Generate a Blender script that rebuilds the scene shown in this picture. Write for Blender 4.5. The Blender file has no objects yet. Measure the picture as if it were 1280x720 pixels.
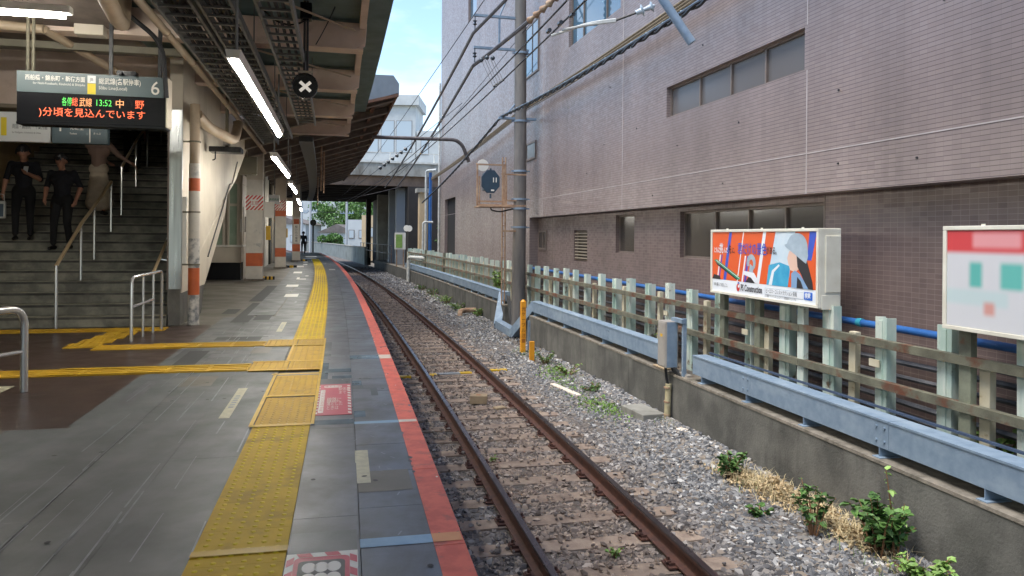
import bpy, bmesh, math, random
import numpy as np
from mathutils import Matrix, Vector, Euler

random.seed(7)
RNG = np.random.default_rng(11)
scene = bpy.context.scene
col = scene.collection
R = math.radians

# ------------------------------------------------------------------ camera
cam_d = bpy.data.cameras.new('camera')
cam = bpy.data.objects.new('camera', cam_d)
col.objects.link(cam)
cam.location = (0, 0, 1.42)
cam.rotation_euler = Euler((R(90), R(-0.5), 0), 'XYZ')
cam_d.sensor_width = 36
cam_d.lens = 940 / 1280 * 36
cam_d.shift_y = -64 / 1280
cam_d.clip_end = 2000
cam_d.clip_start = 0.05
scene.camera = cam

# ------------------------------------------------------------------ sky
SUN_EL, SUN_AZ = R(67), R(236)          # azimuth clockwise from +Y (towards +X)
world = bpy.data.worlds.new('World')
scene.world = world
world.use_nodes = True
wn, wl = world.node_tree.nodes, world.node_tree.links
for n in list(wn): wn.remove(n)
w_out = wn.new('ShaderNodeOutputWorld')
w_bg = wn.new('ShaderNodeBackground')
w_sky = wn.new('ShaderNodeTexSky')
w_sky.sky_type = 'NISHITA'
w_sky.sun_disc = False
w_sky.sun_elevation = SUN_EL
w_sky.sun_rotation = SUN_AZ
w_sky.air_density = 1.1
w_sky.dust_density = 0.25
w_sky.ozone_density = 3.0
w_tc = wn.new('ShaderNodeTexCoord')
w_map = wn.new('ShaderNodeMapping'); w_map.inputs['Scale'].default_value = (1.6, 1.6, 5.0)
w_noise = wn.new('ShaderNodeTexNoise'); w_noise.inputs['Scale'].default_value = 1.7
w_noise.inputs['Detail'].default_value = 7; w_noise.inputs['Roughness'].default_value = .58
w_ramp = wn.new('ShaderNodeValToRGB')
w_ramp.color_ramp.elements[0].position = .46; w_ramp.color_ramp.elements[0].color = (0, 0, 0, 1)
w_ramp.color_ramp.elements[1].position = .72; w_ramp.color_ramp.elements[1].color = (.38, .38, .38, 1)
w_mix = wn.new('ShaderNodeMix'); w_mix.data_type = 'RGBA'
w_mix.inputs['B'].default_value = (7.6, 8.0, 8.4, 1)
wl.new(w_tc.outputs['Generated'], w_map.inputs['Vector'])
wl.new(w_map.outputs['Vector'], w_noise.inputs['Vector'])
wl.new(w_noise.outputs['Fac'], w_ramp.inputs['Fac'])
wl.new(w_ramp.outputs['Color'], w_mix.inputs['Factor'])
wl.new(w_sky.outputs['Color'], w_mix.inputs['A'])
wl.new(w_mix.outputs['Result'], w_bg.inputs['Color'])
w_bg.inputs['Strength'].default_value = 0.088
wl.new(w_bg.outputs['Background'], w_out.inputs['Surface'])

# ------------------------------------------------------------------ sun
sun_d = bpy.data.lights.new('sun', 'SUN')
sun_d.energy = 1.5
sun_d.angle = R(32)
sun_d.color = (1.0, .95, .87)
sun = bpy.data.objects.new('sun', sun_d)
col.objects.link(sun)
sdir = Vector((math.sin(SUN_AZ) * math.cos(SUN_EL), math.cos(SUN_AZ) * math.cos(SUN_EL), math.sin(SUN_EL)))
sun.rotation_euler = sdir.to_track_quat('Z', 'Y').to_euler()
sun.location = sdir * 60

scene.view_settings.view_transform = 'Standard'
scene.view_settings.look = 'None'
scene.view_settings.gamma = 1
scene.view_settings.use_curve_mapping = False
scene.view_settings.exposure = 1.85
scene.cycles.use_denoising = True
scene.cycles.max_bounces = 7
scene.cycles.diffuse_bounces = 4
scene.cycles.sample_clamp_indirect = 6

# ------------------------------------------------------------------ path of the platform edge
C0, C1, C2 = .5475, -.21436, -.00082
def Ex(Y): return C0 + C1 * Y + C2 * Y * Y
def dE(Y): return C1 + 2 * C2 * Y
_Y = np.linspace(-40, 320, 36001)
_S = np.cumsum(np.hypot(1, dE(_Y)) * (_Y[1] - _Y[0])); _S -= np.interp(0, _Y, _S)
def base(s):
    y = float(np.interp(s, _S, _Y)); m = dE(y); q = math.hypot(1, m)
    return Ex(y), y, m / q, 1 / q                      # point, tangent (tx, ty); right normal = (ty, -tx)
def P(s, o, z=0.):
    x, y, tx, ty = base(s)
    return Vector((x + o * ty, y - o * tx, z))
def fr(s, o=0., z=0., rz=0.):                          # local x = right, y = along the track, z = up
    x, y, tx, ty = base(s)
    m = Matrix(((ty, tx, 0, x + o * ty), (-tx, ty, 0, y - o * tx), (0, 0, 1, z), (0, 0, 0, 1)))
    return m @ Matrix.Rotation(rz, 4, 'Z')
def fr_side(s, o=0., z=0.):                            # a thing that faces the track from the right: local x runs back towards the camera
    return fr(s, o, z) @ Matrix.Rotation(-math.pi / 2, 4, 'Z')

# ------------------------------------------------------------------ materials
def srgb(r, g, b):
    f = lambda c: ((c / 255 + .055) / 1.055) ** 2.4 if c > 10.3 else c / 255 / 12.92
    return (f(r), f(g), f(b), 1)
MATS = {}
def mat(name, c, c2=None, rough=.6, rough2=None, scale=5., detail=6., lo=.35, hi=.65, bump=0., bscale=60., metal=0., spec=.5,
        rnd=0., stretch=(1, 1, 1), c3=None, scale3=1.2, lo3=.55, hi3=.7, stretch3=(1, 1, 1), island=0.):
    m = bpy.data.materials.new(name); m.use_nodes = True
    nt = m.node_tree; N, L = nt.nodes, nt.links
    b = N['Principled BSDF']
    b.inputs['Metallic'].default_value = metal
    b.inputs['Roughness'].default_value = rough
    b.inputs['Specular IOR Level'].default_value = spec
    geo = N.new('ShaderNodeNewGeometry')
    def noise(sc, st, det=detail):
        mp = N.new('ShaderNodeMapping'); mp.inputs['Scale'].default_value = st
        L.new(geo.outputs['Position'], mp.inputs['Vector'])
        n = N.new('ShaderNodeTexNoise'); n.inputs['Scale'].default_value = sc; n.inputs['Detail'].default_value = det
        n.inputs['Roughness'].default_value = .6
        L.new(mp.outputs['Vector'], n.inputs['Vector']); return n.outputs['Fac']
    def ramp(src, a, z):
        r = N.new('ShaderNodeMapRange'); r.inputs['From Min'].default_value = a; r.inputs['From Max'].default_value = z
        L.new(src, r.inputs['Value']); return r.outputs['Result']
    cur = None
    if c2 is not None:
        f = ramp(noise(scale, stretch), lo, hi)
        mx = N.new('ShaderNodeMix'); mx.data_type = 'RGBA'
        mx.inputs['A'].default_value = c; mx.inputs['B'].default_value = c2
        L.new(f, mx.inputs['Factor']); cur = mx.outputs['Result']
        if rough2 is not None:
            rr = N.new('ShaderNodeMapRange'); rr.inputs['To Min'].default_value = rough; rr.inputs['To Max'].default_value = rough2
            L.new(f, rr.inputs['Value']); L.new(rr.outputs['Result'], b.inputs['Roughness'])
    if c3 is not None:
        f = ramp(noise(scale3, stretch3), lo3, hi3)
        mx = N.new('ShaderNodeMix'); mx.data_type = 'RGBA'
        if cur: L.new(cur, mx.inputs['A'])
        else: mx.inputs['A'].default_value = c
        mx.inputs['B'].default_value = c3
        L.new(f, mx.inputs['Factor']); cur = mx.outputs['Result']
    if rnd or island:
        if rnd:
            oi = N.new('ShaderNodeObjectInfo'); src = oi.outputs['Random']; amt = rnd
        else:
            src = geo.outputs['Random Per Island']; amt = island
        mr = N.new('ShaderNodeMapRange'); mr.inputs['To Min'].default_value = 1 - amt; mr.inputs['To Max'].default_value = 1 + amt
        L.new(src, mr.inputs['Value'])
        mu = N.new('ShaderNodeMix'); mu.data_type = 'RGBA'; mu.blend_type = 'MULTIPLY'; mu.inputs['Factor'].default_value = 1
        if cur: L.new(cur, mu.inputs['A'])
        else: mu.inputs['A'].default_value = c
        L.new(mr.outputs['Result'], mu.inputs['B']); cur = mu.outputs['Result']
    if cur: L.new(cur, b.inputs['Base Color'])
    else: b.inputs['Base Color'].default_value = c
    if bump:
        bp = N.new('ShaderNodeBump'); bp.inputs['Strength'].default_value = bump; bp.inputs['Distance'].default_value = .01
        L.new(noise(bscale, (1, 1, 1), 4), bp.inputs['Height']); L.new(bp.outputs['Normal'], b.inputs['Normal'])
    MATS[name] = m
    return m
def emit(name, c, strength):
    m = bpy.data.materials.new(name); m.use_nodes = True
    b = m.node_tree.nodes['Principled BSDF']
    b.inputs['Base Color'].default_value = (c[0] * .5, c[1] * .5, c[2] * .5, 1)
    b.inputs['Emission Color'].default_value = c; b.inputs['Emission Strength'].default_value = strength
    MATS[name] = m
    return m
def glass(name, c, rough=.08, spec=1.0):
    m = mat(name, c, rough=rough, spec=spec); return m
def tile_mat(name, c, c2, hj, vj, w, h, jt, rough, bumps=.25):
    m = bpy.data.materials.new(name); m.use_nodes = True
    nt = m.node_tree; N, L = nt.nodes, nt.links; b = N['Principled BSDF']
    def mth(op, a, bb=None, clamp=False):
        n = N.new('ShaderNodeMath'); n.operation = op; n.use_clamp = clamp
        for k, v in enumerate((a, bb)):
            if v is None: continue
            if isinstance(v, (int, float)): n.inputs[k].default_value = v
            else: L.new(v, n.inputs[k])
        return n.outputs[0]
    tc = N.new('ShaderNodeTexCoord'); sp = N.new('ShaderNodeSeparateXYZ'); L.new(tc.outputs['Object'], sp.inputs['Vector'])
    u = mth('DIVIDE', mth('ADD', sp.outputs['X'], sp.outputs['Y']), w); v = mth('DIVIDE', sp.outputs['Z'], h)
    hm = mth('LESS_THAN', mth('FRACT', v), jt / h); vm = mth('LESS_THAN', mth('FRACT', u), jt * .8 / w)
    cb = N.new('ShaderNodeCombineXYZ'); L.new(mth('FLOOR', u), cb.inputs['X']); L.new(mth('FLOOR', v), cb.inputs['Y'])
    wnz = N.new('ShaderNodeTexWhiteNoise'); L.new(cb.outputs[0], wnz.inputs['Vector'])
    def mix(f, a, bb, mode='MIX'):
        n = N.new('ShaderNodeMix'); n.data_type = 'RGBA'; n.blend_type = mode
        for k, q in (('Factor', f), ('A', a), ('B', bb)):
            if isinstance(q, (int, float, tuple)): n.inputs[k].default_value = q
            else: L.new(q, n.inputs[k])
        return n.outputs['Result']
    cc = mix(wnz.outputs['Value'], c, c2)
    mp = N.new('ShaderNodeMapping'); mp.inputs['Scale'].default_value = (1.3, 1.3, .3); L.new(tc.outputs['Object'], mp.inputs['Vector'])
    n = N.new('ShaderNodeTexNoise'); n.inputs['Scale'].default_value = .9; n.inputs['Detail'].default_value = 7; L.new(mp.outputs['Vector'], n.inputs['Vector'])
    mr = N.new('ShaderNodeMapRange'); mr.inputs['From Min'].default_value = .3; mr.inputs['From Max'].default_value = .7; mr.inputs['To Min'].default_value = .82; mr.inputs['To Max'].default_value = 1.12; L.new(n.outputs['Fac'], mr.inputs['Value'])
    cc = mix(vm, cc, vj); cc = mix(hm, cc, hj); cc = mix(1.0, cc, mr.outputs['Result'], 'MULTIPLY')
    mp2 = N.new('ShaderNodeMapping'); mp2.inputs['Scale'].default_value = (3.2, 3.2, .16); L.new(tc.outputs['Object'], mp2.inputs['Vector'])
    n2 = N.new('ShaderNodeTexNoise'); n2.inputs['Scale'].default_value = 1.3; n2.inputs['Detail'].default_value = 5; L.new(mp2.outputs['Vector'], n2.inputs['Vector'])
    mr2 = N.new('ShaderNodeMapRange'); mr2.inputs['From Min'].default_value = .5; mr2.inputs['From Max'].default_value = .78; mr2.inputs['To Min'].default_value = 1.03; mr2.inputs['To Max'].default_value = .88; L.new(n2.outputs['Fac'], mr2.inputs['Value'])
    cc = mix(1.0, cc, mr2.outputs['Result'], 'MULTIPLY')
    L.new(cc, b.inputs['Base Color'])
    rr_ = N.new('ShaderNodeMapRange'); rr_.inputs['To Min'].default_value = rough - .06; rr_.inputs['To Max'].default_value = rough + .12; L.new(wnz.outputs['Value'], rr_.inputs['Value']); L.new(rr_.outputs['Result'], b.inputs['Roughness'])
    bp = N.new('ShaderNodeBump'); bp.inputs['Strength'].default_value = bumps; bp.inputs['Distance'].default_value = .004; bp.invert = True
    L.new(mth('MAXIMUM', hm, vm), bp.inputs['Height']); L.new(bp.outputs['Normal'], b.inputs['Normal'])
    MATS[name] = m
    return m

# ------------------------------------------------------------------ mesh helpers
class MB:
    def __init__(s): s.v = []; s.f = []; s.m = []
    def add(s, vs, fs, mi=0):
        o = len(s.v); s.v += [tuple(v) for v in vs]; s.f += [tuple(i + o for i in f) for f in fs]; s.m += [mi] * len(fs); return s
    def box(s, x0, x1, y0, y1, z0, z1, M=None, mi=0):
        vs = [Vector((x, y, z)) for z in (z0, z1) for y in (y0, y1) for x in (x0, x1)]
        if M: vs = [M @ v for v in vs]
        return s.add(vs, [(0, 2, 3, 1), (4, 5, 7, 6), (0, 1, 5, 4), (2, 6, 7, 3), (0, 4, 6, 2), (1, 3, 7, 5)], mi)
    def tube(s, pts, r, n=8, mi=0, cap=True):
        pts = [Vector(p) for p in pts]; k = len(pts); rs = r if isinstance(r, (list, tuple)) else [r] * k
        up = Vector((0, 0, 1)); vs = []; pa = None
        for i, p in enumerate(pts):
            d = (pts[min(i + 1, k - 1)] - pts[max(i - 1, 0)]).normalized()
            if pa is None: a = d.cross(up if abs(d.z) < .95 else Vector((1, 0, 0))).normalized()
            else: a = (pa - d * pa.dot(d)).normalized()
            pa = a; b = d.cross(a)
            vs += [p + (a * math.cos(t) + b * math.sin(t)) * rs[i] for t in [2 * math.pi * j / n for j in range(n)]]
        fs = [(i * n + j, i * n + (j + 1) % n, (i + 1) * n + (j + 1) % n, (i + 1) * n + j) for i in range(k - 1) for j in range(n)]
        if cap: fs += [tuple(range(n))[::-1], tuple(range((k - 1) * n, k * n))]
        return s.add(vs, fs, mi)
    def prism(s, poly, d, M=None, mi=0):               # poly in local XZ, thickness d along +Y
        n = len(poly)
        vs = [Vector((x, 0, z)) for x, z in poly] + [Vector((x, d, z)) for x, z in poly]
        if M: vs = [M @ v for v in vs]
        fs = [tuple(range(n)), tuple(range(2 * n - 1, n - 1, -1))] + [(i, i + n, (i + 1) % n + n, (i + 1) % n) for i in range(n)]
        return s.add(vs, fs, mi)
    def sweep(s, prof, s0, s1, ds=1., mi=0, mis=None, cap=True):   # closed profile of (o, z), swept along the path
        k = max(1, int(math.ceil(abs(s1 - s0) / ds))); n = len(prof); vs = []; o = len(s.v)
        for i in range(k + 1):
            q = s0 + (s1 - s0) * i / k
            vs += [P(q, a, b) for a, b in prof]
        fs = []; ms = []
        for i in range(k):
            for j in range(n):
                fs.append((i * n + j, i * n + (j + 1) % n, (i + 1) * n + (j + 1) % n, (i + 1) * n + j)); ms.append(mis[j] if mis else mi)
        if cap: fs += [tuple(range(n))[::-1], tuple(range(k * n, (k + 1) * n))]; ms += [mi, mi]
        s.v += [tuple(v) for v in vs]; s.f += [tuple(i + o for i in f) for f in fs]; s.m += ms; return s
    def sheet(s, s0, s1, o0, o1, z, ds=1., mi=0):
        k = max(1, int(math.ceil(abs(s1 - s0) / ds))); o = len(s.v)
        for i in range(k + 1):
            q = s0 + (s1 - s0) * i / k; s.v += [tuple(P(q, o0, z)), tuple(P(q, o1, z))]
        for i in range(k): s.f.append((o + 2 * i, o + 2 * i + 1, o + 2 * i + 3, o + 2 * i + 2)); s.m.append(mi)
        return s
    def mesh(s, name, mats, smooth=False):
        me = bpy.data.meshes.new(name); me.from_pydata(s.v, [], s.f)
        for m in (mats if isinstance(mats, (list, tuple)) else [mats]): me.materials.append(MATS[m] if isinstance(m, str) else m)
        me.polygons.foreach_set('material_index', s.m)
        bm = bmesh.new(); bm.from_mesh(me); bmesh.ops.recalc_face_normals(bm, faces=bm.faces); bm.to_mesh(me); bm.free()
        if smooth:
            me.polygons.foreach_set('use_smooth', [True] * len(me.polygons))
        me.update(); return me
    def build(s, name, mats, parent=None, M=None, smooth=False, bevel=0.):
        """M = world matrix of the object; vertices are given in that local frame. Without M and parent: world coordinates, origin moved to the base."""
        if M is None and parent is None:
            xs = [v[0] for v in s.v]; ys = [v[1] for v in s.v]; zs = [v[2] for v in s.v]
            c = Vector(((min(xs) + max(xs)) / 2, (min(ys) + max(ys)) / 2, min(zs)))
            s.v = [(v[0] - c.x, v[1] - c.y, v[2] - c.z) for v in s.v]; M = Matrix.Translation(c)
        me = s.mesh(name, mats, smooth)
        return link(name, me, parent, M, bevel)
def link(name, me, parent=None, M=None, bevel=0.):
    o = bpy.data.objects.new(name, me); col.objects.link(o)
    if parent is not None: o.parent = parent
    if M is not None: o.matrix_basis = M               # for a child: local to the parent
    if bevel:
        b = o.modifiers.new('bevel', 'BEVEL'); b.width = bevel; b.segments = 2; b.limit_method = 'ANGLE'
    if me is not None and any(p.use_smooth for p in me.polygons[:1]):
        try: me.set_sharp_from_angle(angle=R(40))
        except Exception: pass
    return o
def tag(o, label, cat, group=None):
    o['label'] = label; o['category'] = cat
    if group: o['group'] = group
    return o
def thing(name, label, cat, M=None, group=None):
    o = bpy.data.objects.new(name, None); col.objects.link(o); o.empty_display_size = .1
    if M is not None: o.matrix_basis = M
    return tag(o, label, cat, group)
def struct(o): o['kind'] = 'structure'; return o
def rel(parent, W): return parent.matrix_basis.inverted() @ W     # a world matrix as seen from a top-level parent
def world_part(mb, name, mats, parent, smooth=False, bevel=0.):   # vertices in world coordinates, put under a top-level parent
    inv = parent.matrix_basis.inverted(); mb.v = [tuple(inv @ Vector(v)) for v in mb.v]
    return mb.build(name, mats, parent, Matrix(), smooth, bevel)
def text(body, size, m, parent, x, z, y=-.004, align='LEFT', sx=1., bold=0., M=None, name='lettering', space=1.):
    cu = bpy.data.curves.new('t', 'FONT'); cu.body = body; cu.size = size; cu.align_x = align; cu.offset = bold; cu.space_character = space
    cu.resolution_u = 3; cu.fill_mode = 'FRONT'
    t = bpy.data.objects.new('t', cu); col.objects.link(t)
    dg = bpy.context.evaluated_depsgraph_get()
    me = bpy.data.meshes.new_from_object(t.evaluated_get(dg))
    bpy.data.objects.remove(t); bpy.data.curves.remove(cu)
    me.name = name; me.materials.clear(); me.materials.append(MATS[m])
    L = Matrix.Translation((x, y, z)) @ Matrix.Rotation(R(90), 4, 'X') @ Matrix.Diagonal((sx, 1, 1, 1))
    if M is not None: L = M @ Matrix.Diagonal((sx, 1, 1, 1))
    return link(name, me, parent, L)
def poly2(poly, m, parent, name, y):                    # flat print: polygon in local XZ at depth y
    b = MB(); b.add([(x, y, z) for x, z in poly], [tuple(range(len(poly)))]); return b.build(name, m, parent, Matrix())
def arc(cx, cz, r, a0, a1, n=12, ry=None): return [(cx + r * math.cos(R(a0 + (a1 - a0) * i / n)), cz + (ry or r) * math.sin(R(a0 + (a1 - a0) * i / n))) for i in range(n + 1)]
def bend(pts, r=.1, n=5):                               # round the corners of a polyline
    pts = [Vector(p) for p in pts]; out = [pts[0]]
    for a, b, c in zip(pts, pts[1:], pts[2:]):
        d1 = (a - b); d2 = (c - b); q = min(r, d1.length * .45, d2.length * .45)
        p1 = b + d1.normalized() * q; p2 = b + d2.normalized() * q
        for i in range(n + 1):
            t = i / n; out.append(p1 * (1 - t) ** 2 + b * 2 * t * (1 - t) + p2 * t * t)
    return out + [pts[-1]]
def sag(a, b, k=14, drop=.0):
    a, b = Vector(a), Vector(b); return [a.lerp(b, i / k) - Vector((0, 0, drop * 4 * (i / k) * (1 - i / k))) for i in range(k + 1)]

# ------------------------------------------------------------------ material library
mat('concrete_dirty', srgb(108, 106, 100), srgb(80, 79, 74), .88, scale=1.7, lo=.38, hi=.62, bump=.6, bscale=40, c3=srgb(54, 53, 50), scale3=1.9, lo3=.5, hi3=.78, stretch3=(1.7, 1.7, .45))
mat('concrete_cap', srgb(128, 120, 108), srgb(92, 86, 76), .9, scale=9, bump=.6, bscale=60, c3=srgb(98, 66, 46), scale3=2.2, lo3=.6, hi3=.75)
mat('concrete_pale', srgb(150, 148, 140), srgb(122, 120, 112), .85, scale=2, bump=.2, c3=srgb(96, 94, 86), scale3=1.1, stretch3=(2, 2, .4))
mat('concrete_pole', srgb(122, 116, 110), srgb(100, 96, 92), .8, scale=6, bump=.15, stretch=(1, 1, .2))
mat('rubber_panel', srgb(98, 100, 105), srgb(84, 83, 83), .36, .5, scale=3.2, bump=.1, bscale=120, rnd=.13, c3=srgb(116, 123, 131), scale3=2.3, lo3=.5, hi3=.8, stretch3=(1, .35, 1))
mat('floor_grey', srgb(96, 99, 98), srgb(80, 83, 82), .42, .6, scale=2.4, bump=.1, bscale=140, rnd=.12, c3=srgb(114, 118, 118), scale3=1.4, lo3=.48, hi3=.8, stretch3=(2.4, .25, 1))
mat('floor_olive', srgb(108, 103, 92), srgb(92, 88, 78), .45, .6, scale=1.3, bump=.1, bscale=140, c3=srgb(122, 119, 110), scale3=.8)
mat('floor_brown', srgb(78, 62, 54), srgb(64, 51, 45), .28, .42, scale=3, bump=.05, bscale=30, c3=srgb(92, 77, 67), scale3=6, lo3=.55, hi3=.7)
mat('floor_dark', srgb(42, 43, 44), srgb(52, 53, 53), .6, scale=6, rnd=.1)
mat('scuff', srgb(150, 156, 160), srgb(120, 126, 130), .5, scale=9)
mat('tape_blue', srgb(126, 160, 184), srgb(150, 178, 196), .35, scale=8)
mat('tape_clear', srgb(112, 128, 138), srgb(92, 104, 112), .25, scale=8)
mat('red_strip', srgb(228, 112, 88), srgb(208, 94, 74), .55, scale=9, lo=.4, hi=.62, c3=srgb(150, 92, 78), scale3=7, lo3=.56, hi3=.74, rnd=.07)
mat('pale_patch', srgb(226, 206, 186), srgb(232, 222, 208), .5, scale=5)
mat('orange_patch', srgb(226, 160, 104), srgb(220, 150, 96), .5, scale=5)
mat('tactile', srgb(214, 176, 8), srgb(196, 158, 10), .6, scale=6, rnd=.05, c3=srgb(164, 134, 34), scale3=3, lo3=.52, hi3=.75, bump=.1, bscale=200, spec=.25)
mat('dome', srgb(236, 208, 40), srgb(226, 198, 40), .5, scale=9, spec=.3)
mat('dome_new', srgb(206, 168, 78), srgb(192, 154, 72), .4, scale=9)
mat('tactile_new', srgb(200, 160, 44), srgb(186, 146, 44), .6, scale=6, rnd=.05, c3=srgb(160, 130, 58), scale3=4, lo3=.55, hi3=.75, bump=.1, bscale=200, spec=.25)
mat('tape_yellow', srgb(220, 178, 20), srgb(200, 160, 34), .5, scale=8)
mat('cream_label', srgb(196, 190, 160), srgb(170, 166, 140), .5, scale=20)
mat('straw', srgb(206, 190, 152), srgb(180, 162, 122), .85, scale=12, island=.3)
mat('grass', srgb(122, 146, 84), srgb(96, 124, 62), .7, scale=9, island=.3)
mat('patch_dark', srgb(74, 75, 77), srgb(62, 63, 64), .5, scale=5)
mat('patch_pale', srgb(122, 124, 124), srgb(104, 107, 107), .5, scale=4, c3=srgb(140, 144, 146), scale3=6)
mat('gum', srgb(52, 52, 54), rough=.7)
mat('ink', srgb(48, 46, 44), rough=.6)
mat('rail_rust', srgb(98, 62, 48), srgb(72, 48, 42), .75, scale=14, bump=.3, bscale=90)
mat('rail_top', srgb(132, 122, 122), srgb(92, 82, 82), .22, .34, scale=5, metal=.9, stretch=(1, .2, 1))
mat('sleeper', srgb(162, 144, 128), srgb(132, 114, 102), .92, scale=7, bump=.6, bscale=60, rnd=.1, c3=srgb(104, 86, 74), scale3=3, lo3=.58, hi3=.78)
mat('ballast_bed', srgb(122, 114, 108), srgb(64, 58, 54), .95, scale=24, detail=4, bump=1., bscale=34)
mat('galvanised', srgb(132, 149, 166), srgb(116, 134, 152), .55, .65, scale=9, metal=.12, bump=.05, c3=srgb(154, 168, 180), scale3=3.2, lo3=.5, hi3=.8, stretch3=(1, .3, 1), spec=.35)
mat('galvanised_edge', srgb(60, 74, 96), srgb(48, 60, 80), .5, scale=9)
mat('post_mint', srgb(176, 198, 186), srgb(212, 218, 206), .65, scale=6, lo=.4, hi=.6, stretch=(1, 1, .25), c3=srgb(112, 92, 68), scale3=6, lo3=.6, hi3=.7, rnd=.1, bump=.2, bscale=70)
mat('post_cream', srgb(206, 198, 174), srgb(192, 180, 150), .7, scale=5, c3=srgb(128, 92, 62), scale3=5, lo3=.62, hi3=.72, rnd=.08, bump=.15, bscale=70)
mat('post_aged', srgb(126, 130, 110), srgb(98, 98, 84), .8, scale=6, c3=srgb(120, 72, 44), scale3=4, lo3=.6, hi3=.72, rnd=.1, bump=.2)
mat('rail_aged', srgb(112, 110, 92), srgb(84, 82, 68), .85, scale=5, c3=srgb(98, 58, 38), scale3=3.6, lo3=.5, hi3=.62, bump=.3, bscale=60)
mat('cable_trunk', srgb(96, 97, 102), srgb(74, 75, 80), .45, scale=8, rnd=.2)
mat('pipe_blue', srgb(44, 100, 166), srgb(36, 86, 146), .45, scale=4, c3=srgb(84, 110, 140), scale3=6, lo3=.6, hi3=.8)
mat('pipe_teal', srgb(50, 140, 160), rough=.4)
mat('cable_black', srgb(26, 26, 28), srgb(36, 36, 38), .5, scale=8)
mat('cable_grey', srgb(62, 62, 64), srgb(46, 46, 48), .6, scale=8)
mat('rope_tan', srgb(132, 116, 92), srgb(110, 96, 76), .8, scale=20)
mat('feeder', srgb(112, 106, 104), srgb(92, 86, 86), .5, scale=6, metal=.2)
tile_mat('tile_upper', srgb(140, 125, 120), srgb(133, 118, 114), srgb(90, 78, 75), srgb(126, 111, 107), .0985, .0445, .0065, .36, .35)
tile_mat('tile_lower', srgb(114, 97, 92), srgb(104, 88, 84), srgb(142, 126, 118), srgb(144, 128, 120), .0985, .0500, .004, .42, .3)
mat('sealant', srgb(186, 176, 172), srgb(166, 156, 152), .8, scale=5)
mat('window_frame', srgb(122, 108, 98), srgb(104, 92, 84), .5, scale=5)
glass('window_grey', srgb(104, 100, 98), .22, .6)
glass('window_pale', srgb(176, 186, 192), .2, .6)
glass('window_sky', srgb(64, 96, 116), .04, 1.0)
glass('window_dark', srgb(74, 68, 62), .16, .7)
glass('window_black', srgb(34, 33, 32), .12, .7)
mat('dark_hole', srgb(30, 28, 27), rough=.9)
mat('beam_beige', srgb(222, 202, 186), srgb(208, 186, 168), .6, scale=3, c3=srgb(172, 148, 130), scale3=1.7, lo3=.6, hi3=.8)
mat('roof_green', srgb(112, 132, 130), srgb(94, 114, 112), .5, scale=3)
mat('roof_brown', srgb(122, 110, 100), srgb(96, 86, 78), .75, scale=3)
mat('rafter_grey', srgb(134, 124, 114), srgb(112, 102, 94), .7, scale=4)
mat('fascia_rust', srgb(122, 86, 66), srgb(96, 66, 52), .75, scale=4)
mat('gable_grey', srgb(126, 134, 142), srgb(112, 120, 128), .6, scale=2)
mat('tray', srgb(122, 124, 120), srgb(100, 102, 100), .45, scale=6, metal=.3)
mat('pipe_beige', srgb(170, 152, 128), srgb(156, 138, 114), .5, scale=3)
mat('duct_olive', srgb(112, 106, 88), srgb(98, 94, 78), .6, scale=3)
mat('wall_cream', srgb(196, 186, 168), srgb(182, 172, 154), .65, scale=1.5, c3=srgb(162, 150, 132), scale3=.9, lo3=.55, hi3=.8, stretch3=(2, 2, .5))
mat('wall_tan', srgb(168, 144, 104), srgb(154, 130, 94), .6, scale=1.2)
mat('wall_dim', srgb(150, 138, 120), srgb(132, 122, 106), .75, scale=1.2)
mat('column_white', srgb(206, 200, 188), srgb(190, 184, 172), .55, scale=3, c3=srgb(150, 150, 146), scale3=4, lo3=.6, hi3=.75)
mat('column_worn', srgb(200, 196, 188), srgb(120, 122, 124), .6, scale=9, lo=.42, hi=.6)
mat('column_orange', srgb(196, 98, 52), srgb(180, 88, 48), .55, scale=5)
mat('stainless', srgb(178, 180, 178), srgb(160, 162, 160), .26, .36, scale=3, metal=.9, stretch=(6, 6, .2))
mat('stainless_rail', srgb(206, 206, 202), rough=.25, metal=.7)
mat('brass_rail', srgb(226, 200, 156), rough=.3, metal=.45)
mat('step_stone', srgb(136, 133, 118), srgb(104, 102, 92), .5, .65, scale=4, lo=.4, hi=.62, c3=srgb(76, 74, 66), scale3=1.8, lo3=.5, hi3=.7, stretch3=(1, 1, 2.), bump=.1, rnd=.14)
mat('step_edge', srgb(160, 155, 136), srgb(120, 117, 102), .5, scale=7)
mat('step_slot', srgb(58, 57, 53), srgb(92, 90, 82), .7, scale=3, lo=.4, hi=.65)
mat('sign_grey', srgb(86, 100, 102), rough=.4)
mat('sign_slate', srgb(66, 86, 92), rough=.4)
mat('sign_white', srgb(206, 208, 206), rough=.45)
mat('sign_black', srgb(12, 13, 18), rough=.25)
mat('sign_yellow', srgb(206, 184, 26), rough=.5)
mat('white_paint', srgb(222, 220, 212), srgb(206, 202, 190), .5, scale=3)
mat('board_cream', srgb(226, 222, 206), srgb(212, 206, 188), .5, scale=4, c3=srgb(150, 140, 116), scale3=8, lo3=.68, hi3=.78)
mat('ad_orange', srgb(226, 92, 36), rough=.5)
mat('ad_white', srgb(232, 236, 240), rough=.5)
mat('ad_pale', srgb(190, 212, 226), srgb(214, 226, 232), .5, scale=3)
mat('ad_cyan', srgb(40, 150, 196), srgb(80, 180, 210), .5, scale=4)
mat('ad_blue', srgb(52, 84, 190), rough=.5)
mat('ad_purple', srgb(84, 70, 176), rough=.5)
mat('ad_green', srgb(40, 140, 96), rough=.5)
mat('ad_dark', srgb(44, 42, 46), rough=.5)
mat('ad_skin', srgb(226, 190, 170), rough=.5)
mat('ad_grey', srgb(176, 192, 202), srgb(150, 168, 182), .5, scale=6)
mat('ad_denim', srgb(128, 162, 198), rough=.5)
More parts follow.
